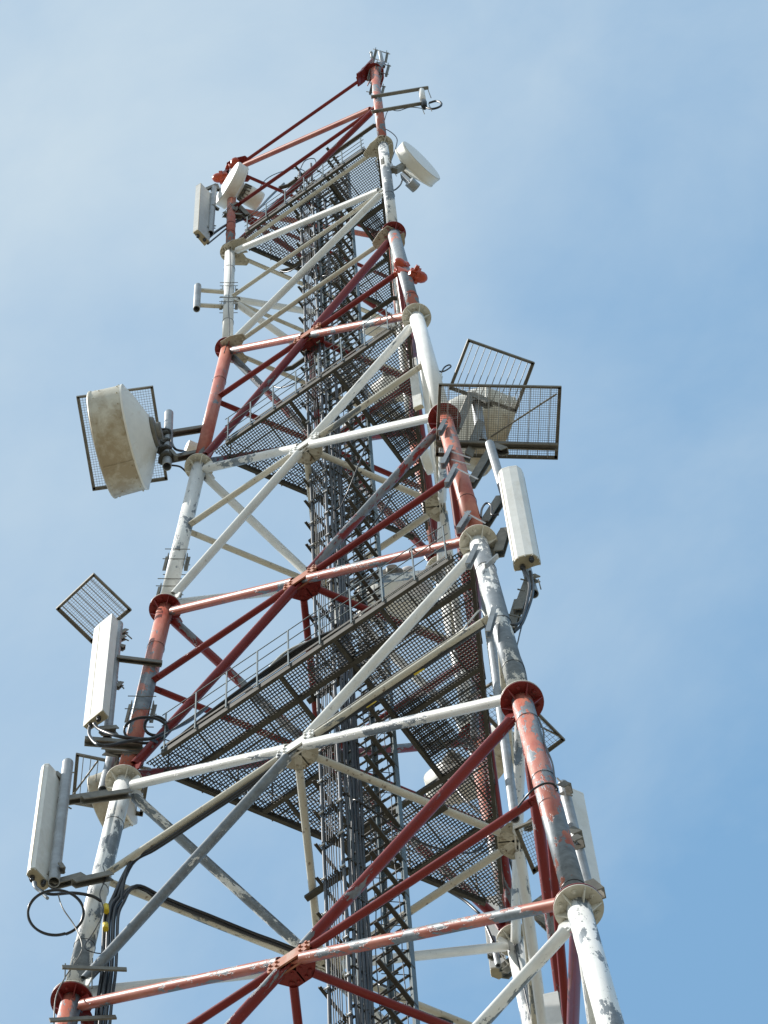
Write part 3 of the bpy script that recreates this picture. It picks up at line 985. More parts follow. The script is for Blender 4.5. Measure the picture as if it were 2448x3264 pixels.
# ---------------------------------------------------------------- top of the tower
# leg B carries on above the last joint with a bracketed aerial pipe
bt = leg('B', 6)
t = thing('pipe_aerial', 'short grey pipe aerial strapped with steel angles at the tower top', 'antenna', (0.914, -0.474, 6.032))
MB().pipe((0.949, -0.456, 6.104), (0.935, -0.463, 6.764), .019, .004, 18).build('pipe', M_ZINC, t)
for (a, b) in (((0.798, -0.538, 5.642), (0.927, -0.524, 6.737)), ((0.802, -0.536, 5.076), (0.927, -0.524, 6.180)), ((0.969, -0.445, 6.350), (0.978, -0.395, 6.935)), ((0.955, -0.452, 5.734), (0.977, -0.396, 6.378)), ((0.901, -0.481, 5.008), (0.910, -0.431, 5.522)), ((0.886, -0.489, 5.487), (0.905, -0.433, 6.086))):
    MB().angle(a, b, .022, .005, (.8, .6, 0)).build('steel_angle', M_ARM, t)
for (a, b) in (((0.880, -0.492, 6.941), (1.021, -0.418, 6.616)), ((0.844, -0.512, 6.583), (0.984, -0.437, 6.270)), ((0.888, -0.488, 6.349), (1.015, -0.422, 6.083)), ((0.815, -0.528, 6.036), (0.984, -0.438, 5.755)), ((0.803, -0.535, 5.506), (0.915, -0.473, 5.442)), ((0.780, -0.549, 5.152), (0.836, -0.517, 5.071)), ((0.819, -0.526, 5.472), (0.945, -0.457, 5.252))):
    MB().bar(a, b, .007, .007).build('threaded_rod', M_ARM, t)
MB().tube(leg('B', 6) - Vector((0, 0, .2)), (0.940, -0.460, 6.219), .040, .036, 20).build('stub', M_FADED_LIT, t, peel=.5)
m = MB()
m.lathe((0.861, -0.503, 6.503), (-.02, 0, 1), [(0, .012), (.26, .011), (.262, .017), (.30, .017), (.302, .006), (.42, .003)], 12)
o = m.build('lightning_rod', M_ZINC); o['label'] = 'thin pointed lightning rod standing above the red gusset at the tower top'; o['category'] = 'lightning rod'

t = thing('side_aerial', 'white cylinder aerial held out on two level arms from the top of the right leg', 'antenna', (1.240, -0.317, 4.207))
MB().lathe((1.250, -0.312, 4.422), (0, 0, 1), [(0, .029), (.42, .029), (.44, .024), (.45, .012)], 20).build('radome', M_RADOME, t)
MB().lathe((1.252, -0.311, 4.170), (0, 0, 1), [(0, .026), (.16, .031), (.22, .031)], 16).build('base', M_CABLE, t)
MB().angle((0.838, -0.573, 4.684), (1.315, -0.285, 4.880), .026, .005).build('arm', M_ARM, t)
MB().angle((0.832, -0.577, 4.085), (1.277, -0.301, 4.308), .026, .005).build('arm', M_ARM, t)
m = MB(); m.bar((1.308, -0.288, 4.836), (1.323, -0.282, 4.476), .007, .007); m.bar((1.226, -0.323, 4.283), (1.243, -0.315, 3.919), .007, .007); m.bar((1.293, -0.294, 4.280), (1.309, -0.287, 3.965), .007, .007); m.build('threaded_rod', M_ARM, t)
cable('thick black cable looping below the white cylinder aerial at the tower top', [(1.263, -0.307, 4.148), (1.322, -0.282, 4.038), (1.388, -0.255, 4.066), (1.402, -0.250, 4.188), (1.361, -0.266, 4.308), (1.299, -0.291, 4.299)], .011)
cable('thin black wire hanging along the lower arm of the white cylinder aerial', [(1.237, -0.318, 4.135), (1.132, -0.365, 4.280), (1.027, -0.415, 4.226), (0.944, -0.458, 4.296), (0.896, -0.484, 3.859)], .004)
cable('thin black wire bulging out beside the cream flange at the top right', [(0.839, -0.515, 3.576), (0.904, -0.479, 3.588), (0.978, -0.441, 3.256), (0.974, -0.442, 2.954), (0.906, -0.478, 2.334)], .0045)
cable('thin black wire running down the outside of the top right leg', [(0.895, -0.484, 4.857), (0.897, -0.483, 4.538), (0.898, -0.482, 4.164), (0.892, -0.486, 3.739)], .004)

# ---------------------------------------------------------------- drum dishes and panels near the top
dish('white drum dish at the top right, pointing away to the right beside the right leg', (1.136, -0.308, 2.448), (0.985, -0.172, 0.000), .235, .095, .06, bolts=False)
t = thing('dish_mount', 'dark bent bracket and radio box holding the top right drum dish', 'bracket', (0.954, -0.453, 1.916))
MB().bar((0.859, -0.504, 2.048), (0.945, -0.458, 2.110), .05, .06).bar((0.933, -0.464, 2.040), (0.998, -0.396, 2.292), .05, .05).build('arm', M_ARM, t)
MB().lathe((1.045, -0.406, 1.551), (0.184, 0.983, 0.000), [(-.02, .035), (-.018, .05), (.07, .05), (.072, .03)], 14).bar((0.987, -0.436, 1.841), (1.047, -0.406, 1.528), .05, .03).build('radio_unit', M_ZINC, t)
legclamp('clamp', 'ring of clamp brackets holding the top right drum dish on the white leg', 'B', 4.72, (1, .2, 0), half=.09)
cable('thin black cable drooping from the radio of the top right dish', [(0.986, -0.436, 1.732), (0.966, -0.447, 1.550), (0.925, -0.468, 1.414), (0.894, -0.485, 1.378)], .007)

dish('white drum dish with a cream cylinder behind it at the top left', (-0.831, -0.625, 5.043), (-0.390, -0.921, 0.000), .235, .095, .045, bolts=False, radio=(.10, .17))
legclamp('clamp', 'clamp brackets below the top left drum dish', 'A', 5.45, (.3, 1, 0), half=.06, r=.046)
arms('dish_mount', 'dark steel arms tying the top left drum dish to its leg', [((-0.925, -0.546, 4.324), (-0.787, -0.440, 4.264)), ((-0.825, -0.468, 4.661), (-0.739, -0.405, 4.266)), ((-0.872, -0.504, 4.505), (-0.783, -0.499, 4.535))], w_=.05, h=.05)

bot, top = [(-1.079, -0.796, 3.271), (-1.023, -0.793, 3.271), (-1.006, -0.635, 3.271), (-1.069, -0.628, 3.271)], [(-1.079, -0.796, 4.957), (-1.023, -0.793, 4.957), (-1.006, -0.635, 4.957), (-1.069, -0.628, 4.957)]
panel('pale flat panel antenna at the top left beside the white drum dish', bot, top, mat=M_BACK)
mast('antenna_pipe', 'short vertical pipe behind the top left panel antenna', (-1.000, -0.634, 3.546), (-0.990, -0.626, 5.192), .030)
arms('bracket', 'dark brackets joining the top left panel antenna to its pipe', [((-1.045, -0.698, 3.606), (-0.973, -0.611, 3.797)), ((-1.040, -0.694, 5.034), (-0.973, -0.611, 5.317)), ((-1.043, -0.697, 4.255), (-1.022, -0.652, 4.388)), ((-0.981, -0.644, 4.473), (-0.953, -0.595, 4.411)), ((-0.973, -0.611, 5.317), (-0.955, -0.596, 5.132))], w_=.03, h=.03)
cable('thick black cable running from the top left panel antenna up to the platform', [(-1.046, -0.646, 3.323), (-0.992, -0.601, 3.614), (-0.880, -0.511, 4.006), (-0.799, -0.325, 4.632), (-0.818, -0.094, 5.713), (-0.862, 0.118, 6.809), (-0.790, 0.283, 7.718)], .012)
cable('second black cable beneath the one from the top left panel antenna', [(-1.029, -0.632, 3.243), (-0.969, -0.582, 3.511), (-0.857, -0.493, 3.965), (-0.774, -0.307, 4.632), (-0.767, -0.059, 5.611), (-0.790, 0.165, 6.732)], .008)
cable('thin black wire arching over the top platform on the left', [(-0.844, -0.112, 6.293), (-0.766, -0.058, 6.803), (-0.674, 0.120, 7.467), (-0.631, 0.378, 8.241), (-0.630, 0.608, 8.492)], .005)
cable('thin black wire arching over the ladder top', [(-0.233, -0.276, 5.064), (-0.181, -0.235, 5.622), (-0.106, -0.177, 5.755), (-0.088, -0.164, 5.572)], .005)

# ---------------------------------------------------------------- red obstruction lamps
def obstruction_lamp(label, c, tilt, group='red obstruction lamps'):
    c = Vector(c)
    t = thing('obstruction_lamp', label, 'lamp', c, group)
    d = Vector(tilt).normalized(); x, y, d = frame(d)
    MB().lathe(c, d, [(-.075, .020), (-.065, .044), (-.016, .050), (-.014, .066), (.010, .066), (.012, .050), (.045, .047), (.07, .034), (.085, .012)], 20).build('housing', M_LAMP, t)
    for i in range(8):
        q = math.pi * i / 4
        rd = x * math.cos(q) + y * math.sin(q)
        MB().lathe(c + rd * .060 - d * .022, d, [(0, .010), (.036, .010)], 6, False).build('bolt', M_LAMP, t)
        if i % 2: MB().bar(c + rd * .052 - d * .06, c + rd * .052 - d * .018, .008, .014, rd).build('fin', M_LAMP, t)
    MB().bar(c - d * .05, c - d * .05 + Vector((0, 0, -.05)), .045, .035).build('base', M_LAMP, t)
    MB().bar(c + x * .03 - d * .03, c + x * .085 - d * .02, .03, .03).build('hinge', M_LAMP, t)
    return t
obstruction_lamp('red obstruction lamp at the far left of the top left joint', (-0.923, -0.609, 5.501), (-0.867, -0.499, 0.000))
obstruction_lamp('red obstruction lamp behind the rim of the top left drum dish', (-0.819, -0.527, 5.988), (0.720, -0.694, 0.000))
obstruction_lamp('red obstruction lamp tight against the upper right leg', (0.951, -0.586, -1.449), (0.105, -0.994, 0.000))
obstruction_lamp('red obstruction lamp standing off to the right of the upper right leg', (1.053, -0.532, -1.758), (0.594, 0.805, 0.000))
arms('bracket', 'red bracket plate joining the two lamps on the upper right leg', [((0.937, -0.628, -1.593), (1.052, -0.532, -1.802))], w_=.05, h=.02, mat=M_LAMP)
arms('bracket', 'dark red bracket plates under the lamps at the top left joint', [((-0.936, -0.555, 5.794), (-0.808, -0.456, 6.286)), ((-0.881, -0.512, 6.027), (-0.744, -0.408, 5.979))], w_=.06, h=.03, mat=M_RED)
arms('peak_gusset', 'large dark red gusset at the tower top beside the pipe aerial', [((0.745, -0.569, 5.747), (0.864, -0.501, 6.267)), ((0.716, -0.586, 5.666), (0.773, -0.553, 5.841))], w_=.13, h=.014, mat=M_RED, cat='gusset')

# small left tube aerial
t = thing('tube_aerial', 'small grey tube on two level arms beside the upper left leg', 'antenna', (-1.083, -0.678, 1.120))
MB().pipe((-1.062, -0.700, 1.020), (-1.062, -0.700, 1.733), .031, .006, 20).build('tube', M_ZINC, t)
MB().bar((-1.061, -0.659, 1.714), (-0.839, -0.479, 1.688), .032, .034).build('arm', M_CREAM, t)
MB().bar((-1.061, -0.660, 1.244), (-0.841, -0.480, 1.248), .032, .034).build('arm', M_CREAM, t)
legclamp('clamp', 'upper clamp of the small grey tube on the white left leg', 'A', 4.59, (-0.579, 0.815, 0.000) , half=.07, r=.047)
legclamp('clamp', 'lower clamp of the small grey tube on the white left leg', 'A', 4.43, (-0.579, 0.815, 0.000) , half=.09, r=.047)

# ---------------------------------------------------------------- big stained drum dish on the left
dish('big drum dish on the left with a brown stained riveted rim, pointing left', (-1.585, -1.137, -2.845), (-0.930, -0.366, 0.000), .425, .265, .14)
iceshield('mesh guard above the big stained drum dish on the left', [(-1.692, -1.377, -2.020), (-1.148, -1.091, -2.020), (-1.522, -0.387, -2.020), (-2.062, -0.666, -2.020)], 29, 38, bars=0)
mast('antenna_pipe', 'vertical pipe between the big stained dish and the left leg', (-1.209, -0.775, -3.146), (-1.219, -0.784, -1.834), .036)
arms('bracket', 'pair of steel arms from the left leg to the pipe of the big stained dish', [((-1.259, -0.752, -2.222), (-1.030, -0.564, -2.017)), ((-1.284, -0.774, -2.888), (-1.042, -0.573, -2.629))], w_=.05, h=.05)
t = thing('dish_mount', 'dark knuckle mount between the big stained dish and its pipe', 'bracket', (-1.219, -0.783, -3.022))
for (q, w_) in (((-1.229, -0.793, -2.427), .055), ((-1.222, -0.787, -2.603), .050), ((-1.223, -0.787, -2.795), .058), ((-1.216, -0.781, -2.960), .060)):
    MB().lathe(Vector(q) - Vector((0, 0, .03)), (0, 0, 1), [(0, w_ * .8), (.01, w_), (.05, w_), (.06, w_ * .8)], 8, False).build('pipe_collar', M_DULL, t)
MB().bar((-1.280, -0.838, -2.509), (-1.222, -0.786, -2.642), .07, .07).build('knuckle', M_DULL, t)
MB().bar((-1.285, -0.842, -2.705), (-1.219, -0.784, -2.794), .06, .06).build('knuckle', M_DULL, t)
MB().bar((-1.258, -0.859, -2.205), (-1.239, -0.841, -2.551), .03, .03).build('clamp_angle', M_ARM, t)
MB().bar((-1.172, -0.783, -2.873), (-1.138, -0.754, -3.015), .04, .03).build('clamp_angle', M_ARM, t)
legclamp('clamp', 'upper clamp angles with rods on the red left leg beside the big stained dish', 'A', 2.31, (-0.579, 0.815, 0.000), half=.14, r=.057)
legclamp('clamp', 'lower clamp angles on the red left leg just above its cream flange', 'A', 2.12, (-0.579, 0.815, 0.000), half=.10, r=.057)
dish('small round grey dish tucked behind the left leg near the big stained dish', (-1.351, -0.372, -1.470), (-0.517, -0.856, 0.000), .065, .06, .03, bolts=False)
cable('black cable curling round the pipe of the big stained dish', [(-1.269, -0.895, -2.488), (-1.224, -0.855, -2.399), (-1.166, -0.804, -2.425), (-1.157, -0.797, -2.702), (-1.132, -0.775, -2.863), (-1.139, -0.651, -2.615), (-1.147, -0.528, -2.426)], .010)
cable('grey cable drooping below the arm of the big stained dish', [(-1.213, -0.712, -2.961), (-1.162, -0.669, -2.985), (-1.148, -0.594, -2.980), (-1.127, -0.512, -2.954)], .008, mat=M_FEED)

# ---------------------------------------------------------------- left middle panel
bot, top = [(-1.522, -1.053, -8.426), (-1.464, -1.063, -8.426), (-1.354, -1.072, -8.426), (-1.352, -1.005, -8.426), (-1.509, -1.006, -8.426)], [(-1.522, -1.053, -6.702), (-1.464, -1.063, -6.702), (-1.354, -1.072, -6.702), (-1.352, -1.005, -6.702), (-1.509, -1.006, -6.702)]
panel('tall cream panel antenna on the red section of the left leg', bot, top)
mast('antenna_pipe', 'grey pipe behind the tall cream panel on the red leg section', (-1.420, -0.925, -8.515), (-1.416, -0.922, -6.501), .030)
mast('antenna_pipe', 'grey pipe continuing down beside the left leg below the cream panel', (-1.519, -0.802, -8.996), (-1.486, -0.772, -8.276), .036)
iceshield('barred mesh guard sticking up left above the tall cream panel', [(-1.901, -1.061, -5.750), (-1.525, -1.118, -5.750), (-1.474, -0.739, -5.750), (-1.854, -0.701, -5.750)], 19, 19, bars=7)
arms('bracket', 'upper level arm from the red left leg to the cream panel pipe', [((-1.391, -0.939, -7.205), (-1.160, -0.738, -7.240)), ((-1.417, -0.922, -6.913), (-1.378, -0.887, -6.933))], w_=.035, h=.045)
arms('bracket', 'lower double level arm from the red left leg to the cream panel pipe', [((-1.494, -1.054, -8.709), (-1.219, -0.804, -8.692)), ((-1.470, -0.893, -8.590), (-1.256, -0.770, -8.719)), ((-1.427, -0.989, -8.514), (-1.348, -0.916, -8.464))], w_=.05, h=.05)
arms('bracket', 'small bolts and clips on the back of the tall cream panel', [((-1.407, -0.913, -6.687), (-1.374, -0.883, -6.603)), ((-1.410, -0.916, -6.794), (-1.380, -0.889, -6.735)), ((-1.398, -0.904, -7.653), (-1.375, -0.884, -7.567)), ((-1.429, -0.934, -7.460), (-1.404, -0.911, -7.506))], w_=.03, h=.03, rods=(((-1.405, -0.911, -6.585), (-1.345, -0.856, -6.746)), ((-1.409, -0.915, -6.723), (-1.360, -0.870, -6.786)), ((-1.422, -0.927, -7.440), (-1.362, -0.872, -7.656))))
legclamp('clamp', 'long clamp angles on the red left leg above the cable coil', 'A', 1.38, (-0.579, 0.815, 0.000), half=.15, r=.060)
legclamp('clamp', 'long clamp angles on the red left leg just above the flange by the platform', 'A', 1.13, (-0.579, 0.815, 0.000), half=.13, r=.060)
cable('large coil of black cable in front of the red left leg', ring((-1.145, -0.872, -8.658), (0.112, 0.081, 0.000), (-0.037, 0.052, -0.064), 1.0, 1.0, 2.1), .0078)
cable('small coil of black cable inside the larger coil on the red left leg', ring((-1.099, -0.834, -8.582), (0.058, 0.042, 0.000), (-0.027, 0.038, -0.046), 1.0, 1.0, 2.1), .0085)
cable('black cable from the tall cream panel sweeping under the red left leg', [(-1.426, -1.057, -8.522), (-1.397, -1.030, -8.608), (-1.285, -0.994, -8.799), (-1.195, -0.915, -8.819), (-1.119, -0.851, -8.807), (-1.051, -0.796, -8.694), (-0.998, -0.629, -8.265), (-0.962, -0.482, -7.790)], .012)
cable('second black cable hanging lowest from the tall cream panel', [(-1.445, -1.076, -8.604), (-1.440, -1.071, -8.730), (-1.368, -1.071, -8.968), (-1.310, -1.017, -8.961), (-1.224, -0.940, -8.867), (-1.134, -0.863, -8.810), (-1.119, -0.786, -8.735)], .011)

# ---------------------------------------------------------------- lower left panel
bot, top = [(-1.672, -1.232, -10.805), (-1.655, -1.245, -10.805), (-1.631, -1.250, -10.805), (-1.608, -1.235, -10.805), (-1.600, -1.105, -10.805), (-1.605, -1.093, -10.805), (-1.642, -1.090, -10.805), (-1.683, -1.105, -10.805)], [(-1.672, -1.232, -9.256), (-1.655, -1.245, -9.256), (-1.631, -1.250, -9.256), (-1.608, -1.235, -9.256), (-1.600, -1.105, -9.256), (-1.605, -1.093, -9.256), (-1.642, -1.090, -9.256), (-1.683, -1.105, -9.256)]
panel('tall cream panel antenna lowest on the left, seen edge on beside a grey pipe', bot, top)
mast('antenna_pipe', 'thick grey vertical pipe beside the lowest left panel antenna', (-1.557, -1.115, -10.852), (-1.558, -1.115, -9.090), .035)
arms('bracket', 'upper level arm joining the lowest left pipe to the leg below the cream flange', [((-1.580, -1.125, -9.676), (-1.369, -0.923, -9.478)), ((-1.463, -1.051, -9.674), (-1.248, -0.856, -9.499))], w_=.045, h=.05)
arms('bracket', 'lower level arm joining the lowest left pipe to the white leg', [((-1.583, -1.103, -10.842), (-1.455, -0.980, -10.674)), ((-1.472, -1.037, -10.842), (-1.312, -0.892, -10.681))], w_=.045, h=.05)
arms('bracket', 'dark clamps between the lowest left panel and its pipe', [((-1.621, -1.151, -9.249), (-1.585, -1.114, -9.337)), ((-1.590, -1.119, -10.723), (-1.555, -1.084, -10.597)), ((-1.521, -1.122, -10.682), (-1.506, -1.106, -10.741))], w_=.045, h=.03, rods=(((-1.628, -1.159, -10.742), (-1.529, -1.059, -10.651)), ((-1.629, -1.159, -9.263), (-1.540, -1.070, -9.178)), ((-1.593, -1.123, -9.659), (-1.533, -1.063, -9.734))))
iceshield('thin barred guard frame behind the leg beside the lowest left panel', [(-1.651, -0.950, -8.500), (-1.327, -0.583, -8.500), (-1.567, -0.348, -8.500), (-1.883, -0.688, -8.500)], 3, 3, bars=9, mesh=False, braces=(((-1.827, -0.741, -8.520), (-1.563, -0.834, -8.520)),))
dish('cream stained drum dish behind the left leg below the cream flange', (-1.768, -0.545, -8.432), (-0.975, -0.223, 0.000), .20, .17, .06)
cable('big loop of black cable hanging below the lowest left panel', ring((-1.524, -1.106, -11.281), (0.129, 0.094, 0.000), (-0.056, 0.079, -0.098), 1.0, 1.0, 2.0, ph=1.2), .0072)
cable('black cable from the lowest left panel to the leg', [(-1.616, -1.211, -10.944), (-1.606, -1.200, -11.016), (-1.549, -1.143, -11.073), (-1.459, -1.055, -11.019), (-1.378, -0.980, -11.030), (-1.353, -0.917, -11.026)], .010)
cable('white tipped cable dropping from the lowest left panel into the loop', [(-1.621, -1.216, -10.947), (-1.613, -1.209, -11.011), (-1.589, -1.183, -11.058), (-1.557, -1.151, -11.136)], .010, mat=M_ZINC)
cable('thin grey wire trailing down from the loop along the white leg', [(-1.517, -1.111, -11.059), (-1.494, -1.083, -11.229), (-1.457, -1.001, -11.386), (-1.422, -0.963, -11.631), (-1.453, -0.986, -11.851), (-1.501, -0.998, -11.990), (-1.530, -1.019, -12.222), (-1.529, -1.012, -12.523)], .004, mat=M_WIRE)
arms('cross_arm', 'flat steel bar across the white left leg above the red flange', [((-1.494, -1.034, -11.911), (-1.222, -0.796, -11.878))], w_=.012, h=.036, rods=(((-1.483, -1.023, -11.864), (-1.478, -1.018, -12.051)), ((-1.392, -0.901, -11.705), (-1.383, -0.893, -12.077))))
arms('cross_arm', 'flat steel bar across the red left leg below the red flange', [((-1.527, -1.052, -12.550), (-1.257, -0.815, -12.451))], w_=.012, h=.036)

# cable bundles along the struts of the white panel and down the left leg
Nf = node(('A', 'B'), 0); Nb = node(('C', 'A'), 0)
Am = leg('A', .5); Am.z = Nf.z
Bm = leg('B', .5); Bm.z = Nf.z
def along(a, b, f0, f1, off, n=7, sag=.01, tail=()):
    a = Vector(a); b = Vector(b); off = Vector(off)
    pts = [a.lerp(b, f0 + (f1 - f0) * i / n) + off + Vector((0, 0, -sag * math.sin(math.pi * i / n) + .004 * math.sin(i * 2.1))) for i in range(n + 1)]
    return pts + [Vector(p) for p in tail]
down = [(-1.361, -0.824, -10.891), (-1.374, -0.846, -11.082), (-1.375, -0.839, -11.401), (-1.380, -0.823, -11.771), (-1.390, -0.824, -12.151), (-1.395, -0.819, -12.625)]
grp = 'black cables strapped along the struts and down the left leg'
for i, (ox, oz, r) in enumerate(((.030, .014, .012), (.034, -.012, .012), (.016, -.030, .011))):
    pts = along(Nf, Am, .06, .86, (.2 * ox, ox, oz), tail=[Vector(p) + Vector((.018 * i, .02 * i, 0)) for p in down])
    o = cable('black cable strapped under the cream strut from the front hub and down the left leg', pts, r, grp)
for i, (ox, oz, r) in enumerate(((.018, -.026, .012), (.030, -.030, .011), (.010, -.034, .010))):
    pts = along(Nb, Am, .10, .84, (ox, oz, .012 - .012 * i), tail=[Vector(p) + Vector((.03 + .018 * i, .02 * i, 0)) for p in down])
    cable('black cable strapped along the cream strut leading back from the left leg', pts, r, 'black cables along the back strut of the left leg')
for i, (ox, oz, r) in enumerate(((.018, -.010, .010), (.030, .006, .009))):
    cable('black cable strapped beneath the cream strut running to the right leg', along(Nf, Bm, .10, .93, (-.3 * ox, ox, oz), sag=.008), r, 'black cables under the strut to the right leg')
cable('thin white wire lying along the cream strut to the right leg', along(Nf, Bm, .08, .82, (.012, -.022, .016), sag=-.008, tail=[(1.275, -0.909, -10.542), (1.349, -0.869, -10.343), (1.374, -0.856, -10.455)]), .005, mat=M_BACK)
for i, q in enumerate((.36, .60)):
    c = Nf.lerp(Bm, q) + Vector((-.006, .023, -.008)); d = (Bm - Nf).normalized()
    o = MB().tube(c - d * .035, c + d * .035, .0165, n=10).build('marker_tape', M_YEL)
    o['label'] = ('yellow tape marker on the strut cables nearer the centre hub', 'yellow tape marker on the strut cables nearer the right leg')[i]; o['category'] = 'tape'
for i, (a, b) in enumerate((((-1.348, -0.876, -11.022), (-1.344, -0.873, -11.105)), ((-1.343, -0.872, -11.272), (-1.340, -0.869, -11.338)))):
    o = MB().tube(a, b, .017, n=10).build('marker_tape', M_YEL)
    o['label'] = ('upper yellow tape marker on the cables beside the white left leg', 'lower yellow tape marker on the cables beside the white left leg')[i]; o['category'] = 'tape'

# cable bundle along the edge of the widest platform
zp = zlev(1) + .06
for i, r in enumerate((.011, .010, .010)):
    y = -rad(zlev(1)) / 2 - .015 + .012 * i
    pts = [(-1.05, y + .02, zp + .03), (-.85, y, zp + .045 + .02 * i), (-.6, y, zp + .10), (-.4, y, zp + .13 + .02 * i), (-.2, y, zp + .155), (0, y, zp + .16), (.18, y, zp + .11), (.30, y + .03, zp + .06), (.30, y + .16, zp + .04), (.2, y + .33, zp + .02)]
    cable('black cable laid along the front edge of the widest platform', pts, r, 'black cables along the front edge of the widest platform')
cable('pale grey flexible conduit arching over the edge of the widest platform', [(-.22, -.80, zp + .17), (-.10, -.81, zp + .21), (.04, -.80, zp + .19), (.16, -.77, zp + .13), (.22, -.70, zp + .06)], .010, mat=M_BACK)
cable('black cable sagging under the right part of the widest platform', [(-0.194, 1.335, -6.680), (-0.139, 1.386, -6.958), (-0.064, 1.447, -7.187), (0.008, 1.485, -7.291), (0.051, 1.527, -7.559), (0.056, 1.548, -7.832), (0.066, 1.572, -8.151)], .011)
cable('pair of black cables leaving the back edge of the widest platform', [(-0.323, 1.355, -8.280), (-0.249, 1.419, -8.408), (-0.185, 1.456, -8.592), (-0.163, 1.487, -8.683), (-0.127, 1.527, -9.033)], .010)
cable('black cable looping past the ladder at the bottom edge of the picture', [(-0.624, 0.906, -10.031), (-0.549, 0.961, -10.137), (-0.485, 1.028, -10.297), (-0.394, 1.090, -10.408), (-0.287, 1.160, -10.533)], .016)

# ---------------------------------------------------------------- right side: guards, dish, panel
iceshield('barred guard without mesh, uppermost of the two guards on the right', [(1.507, -0.744, -4.900), (1.794, -0.318, -4.900), (1.472, -0.087, -4.900), (1.181, -0.519, -4.900)], 4, 4, bars=10, mesh=False)
q0, q1, q2, q3 = (1.351, -0.992, -6.300), (2.020, -0.485, -6.300), (1.830, -0.231, -6.300), (1.105, -0.656, -6.300)
iceshield('large wire mesh guard on the right in front of the cream drum dish', [q0, q1, (1.702, -0.068, -6.300), (1.035, -0.580, -6.300)], 54, 33, bars=11, braces=(((1.423, -0.470, -6.300), (1.966, -0.460, -6.300)),))
arms('cross_arm', 'heavy dark steel beam under the large mesh guard on the right', [((1.098, -0.661, -6.340), (1.760, -0.153, -6.340))], w_=.045, h=.045)
dish('cream drum dish behind the large mesh guard on the right', (1.183, 0.163, -4.363), (0.501, 0.865, 0.000), .315, .24, .20)
dish('white cone backed dish partly hidden behind the red leg on the right', (0.479, 0.261, -3.503), (-0.963, -0.268, 0.000), .10, .05, .07, bolts=False)
mast('antenna_pipe', 'grey pipe seen through the large mesh guard', (1.285, -0.338, -5.876), (1.290, -0.336, -4.957), .037)
mast('antenna_pipe', 'long grey pipe rising behind the curved panel antenna on the right', (1.595, -0.618, -9.920), (1.496, -0.661, -7.039), .030)
bot, top = [(1.558, -0.750, -9.757), (1.575, -0.788, -9.757), (1.596, -0.805, -9.757), (1.622, -0.810, -9.757), (1.667, -0.795, -9.757), (1.710, -0.772, -9.757), (1.722, -0.738, -9.757), (1.717, -0.709, -9.757), (1.710, -0.692, -9.757), (1.672, -0.707, -9.757), (1.609, -0.721, -9.757)], [(1.558, -0.750, -8.115), (1.575, -0.788, -8.115), (1.596, -0.805, -8.115), (1.622, -0.810, -8.115), (1.667, -0.795, -8.115), (1.710, -0.772, -8.115), (1.722, -0.738, -8.115), (1.717, -0.709, -8.115), (1.710, -0.692, -8.115), (1.672, -0.707, -8.115), (1.609, -0.721, -8.115)]
panel('tall curved cream panel antenna standing out on the right', bot, top)
arms('bracket', 'long dark arm from the red right leg up to the large mesh guard', [((1.298, -0.644, -7.514), (1.476, -0.562, -6.834)), ((1.467, -0.566, -6.827), (1.538, -0.536, -6.977)), ((1.204, -0.542, -5.939), (1.282, -0.395, -4.942)), ((1.245, -0.522, -6.572), (1.313, -0.380, -5.597)), ((1.283, -0.394, -4.928), (1.394, -0.345, -5.226))], w_=.05, h=.055)
arms('bracket', 'dark arm from the right leg to the curved panel above the cream flange', [((1.373, -0.678, -8.468), (1.491, -0.624, -8.050)), ((1.384, -0.713, -9.208), (1.492, -0.662, -8.789)), ((1.454, -0.712, -9.214), (1.514, -0.685, -8.831))], w_=.05, h=.06)
arms('bracket', 'long offset arms below the curved panel antenna on the right', [((1.449, -0.712, -10.497), (1.520, -0.680, -10.066)), ((1.518, -0.713, -10.300), (1.614, -0.671, -9.808)), ((1.613, -0.672, -9.824), (1.652, -0.645, -9.794))], w_=.04, h=.055, rods=(((1.571, -0.712, -9.833), (1.610, -0.695, -9.890)), ((1.545, -0.723, -9.987), (1.580, -0.708, -10.040)), ((1.391, -0.829, -10.318), (1.548, -0.754, -10.524)), ((1.365, -0.842, -10.670), (1.388, -0.831, -10.710)), ((1.666, -0.671, -9.896), (1.670, -0.670, -10.067))))
arms('bracket', 'pale flat steel strap on the white right leg above the curved panel cables', [((1.520, -0.868, -9.693), (1.448, -0.903, -9.834))], w_=.03, h=.012, mat=M_ZINC)
arms('bracket', 'slanting steel channel clamped on the white right leg', [((1.479, -0.937, -10.684), (1.427, -0.963, -11.043))], w_=.045, h=.03, mat=M_ZINC)
arms('bracket', 'short steel channel clamped beneath the cream flange of the right leg', [((1.416, -0.915, -9.476), (1.353, -0.948, -9.781))], w_=.045, h=.03, mat=M_ZINC)
arms('bracket', 'steel channel clamped across the orange red right leg, upper one', [((1.314, -0.837, -7.616), (1.245, -0.874, -7.945))], w_=.045, h=.03, mat=M_ZINC, rods=(((1.306, -0.864, -7.665), (1.437, -0.798, -7.977)),))
arms('bracket', 'steel channel clamped across the orange red right leg, lower one', [((1.370, -0.862, -8.680), (1.299, -0.899, -8.948))], w_=.045, h=.03, mat=M_ZINC, rods=(((1.353, -0.893, -8.687), (1.461, -0.839, -8.951)),))
arms('bracket', 'steel clamp plates on the right leg behind the large mesh guard', [((1.254, -0.787, -6.452), (1.212, -0.809, -6.669)), ((1.273, -0.786, -7.038), (1.208, -0.820, -7.376))], w_=.045, h=.03, mat=M_ZINC, rods=(((1.279, -0.805, -7.173), (1.384, -0.753, -7.359)), ((1.273, -0.809, -7.332), (1.378, -0.756, -7.496))))
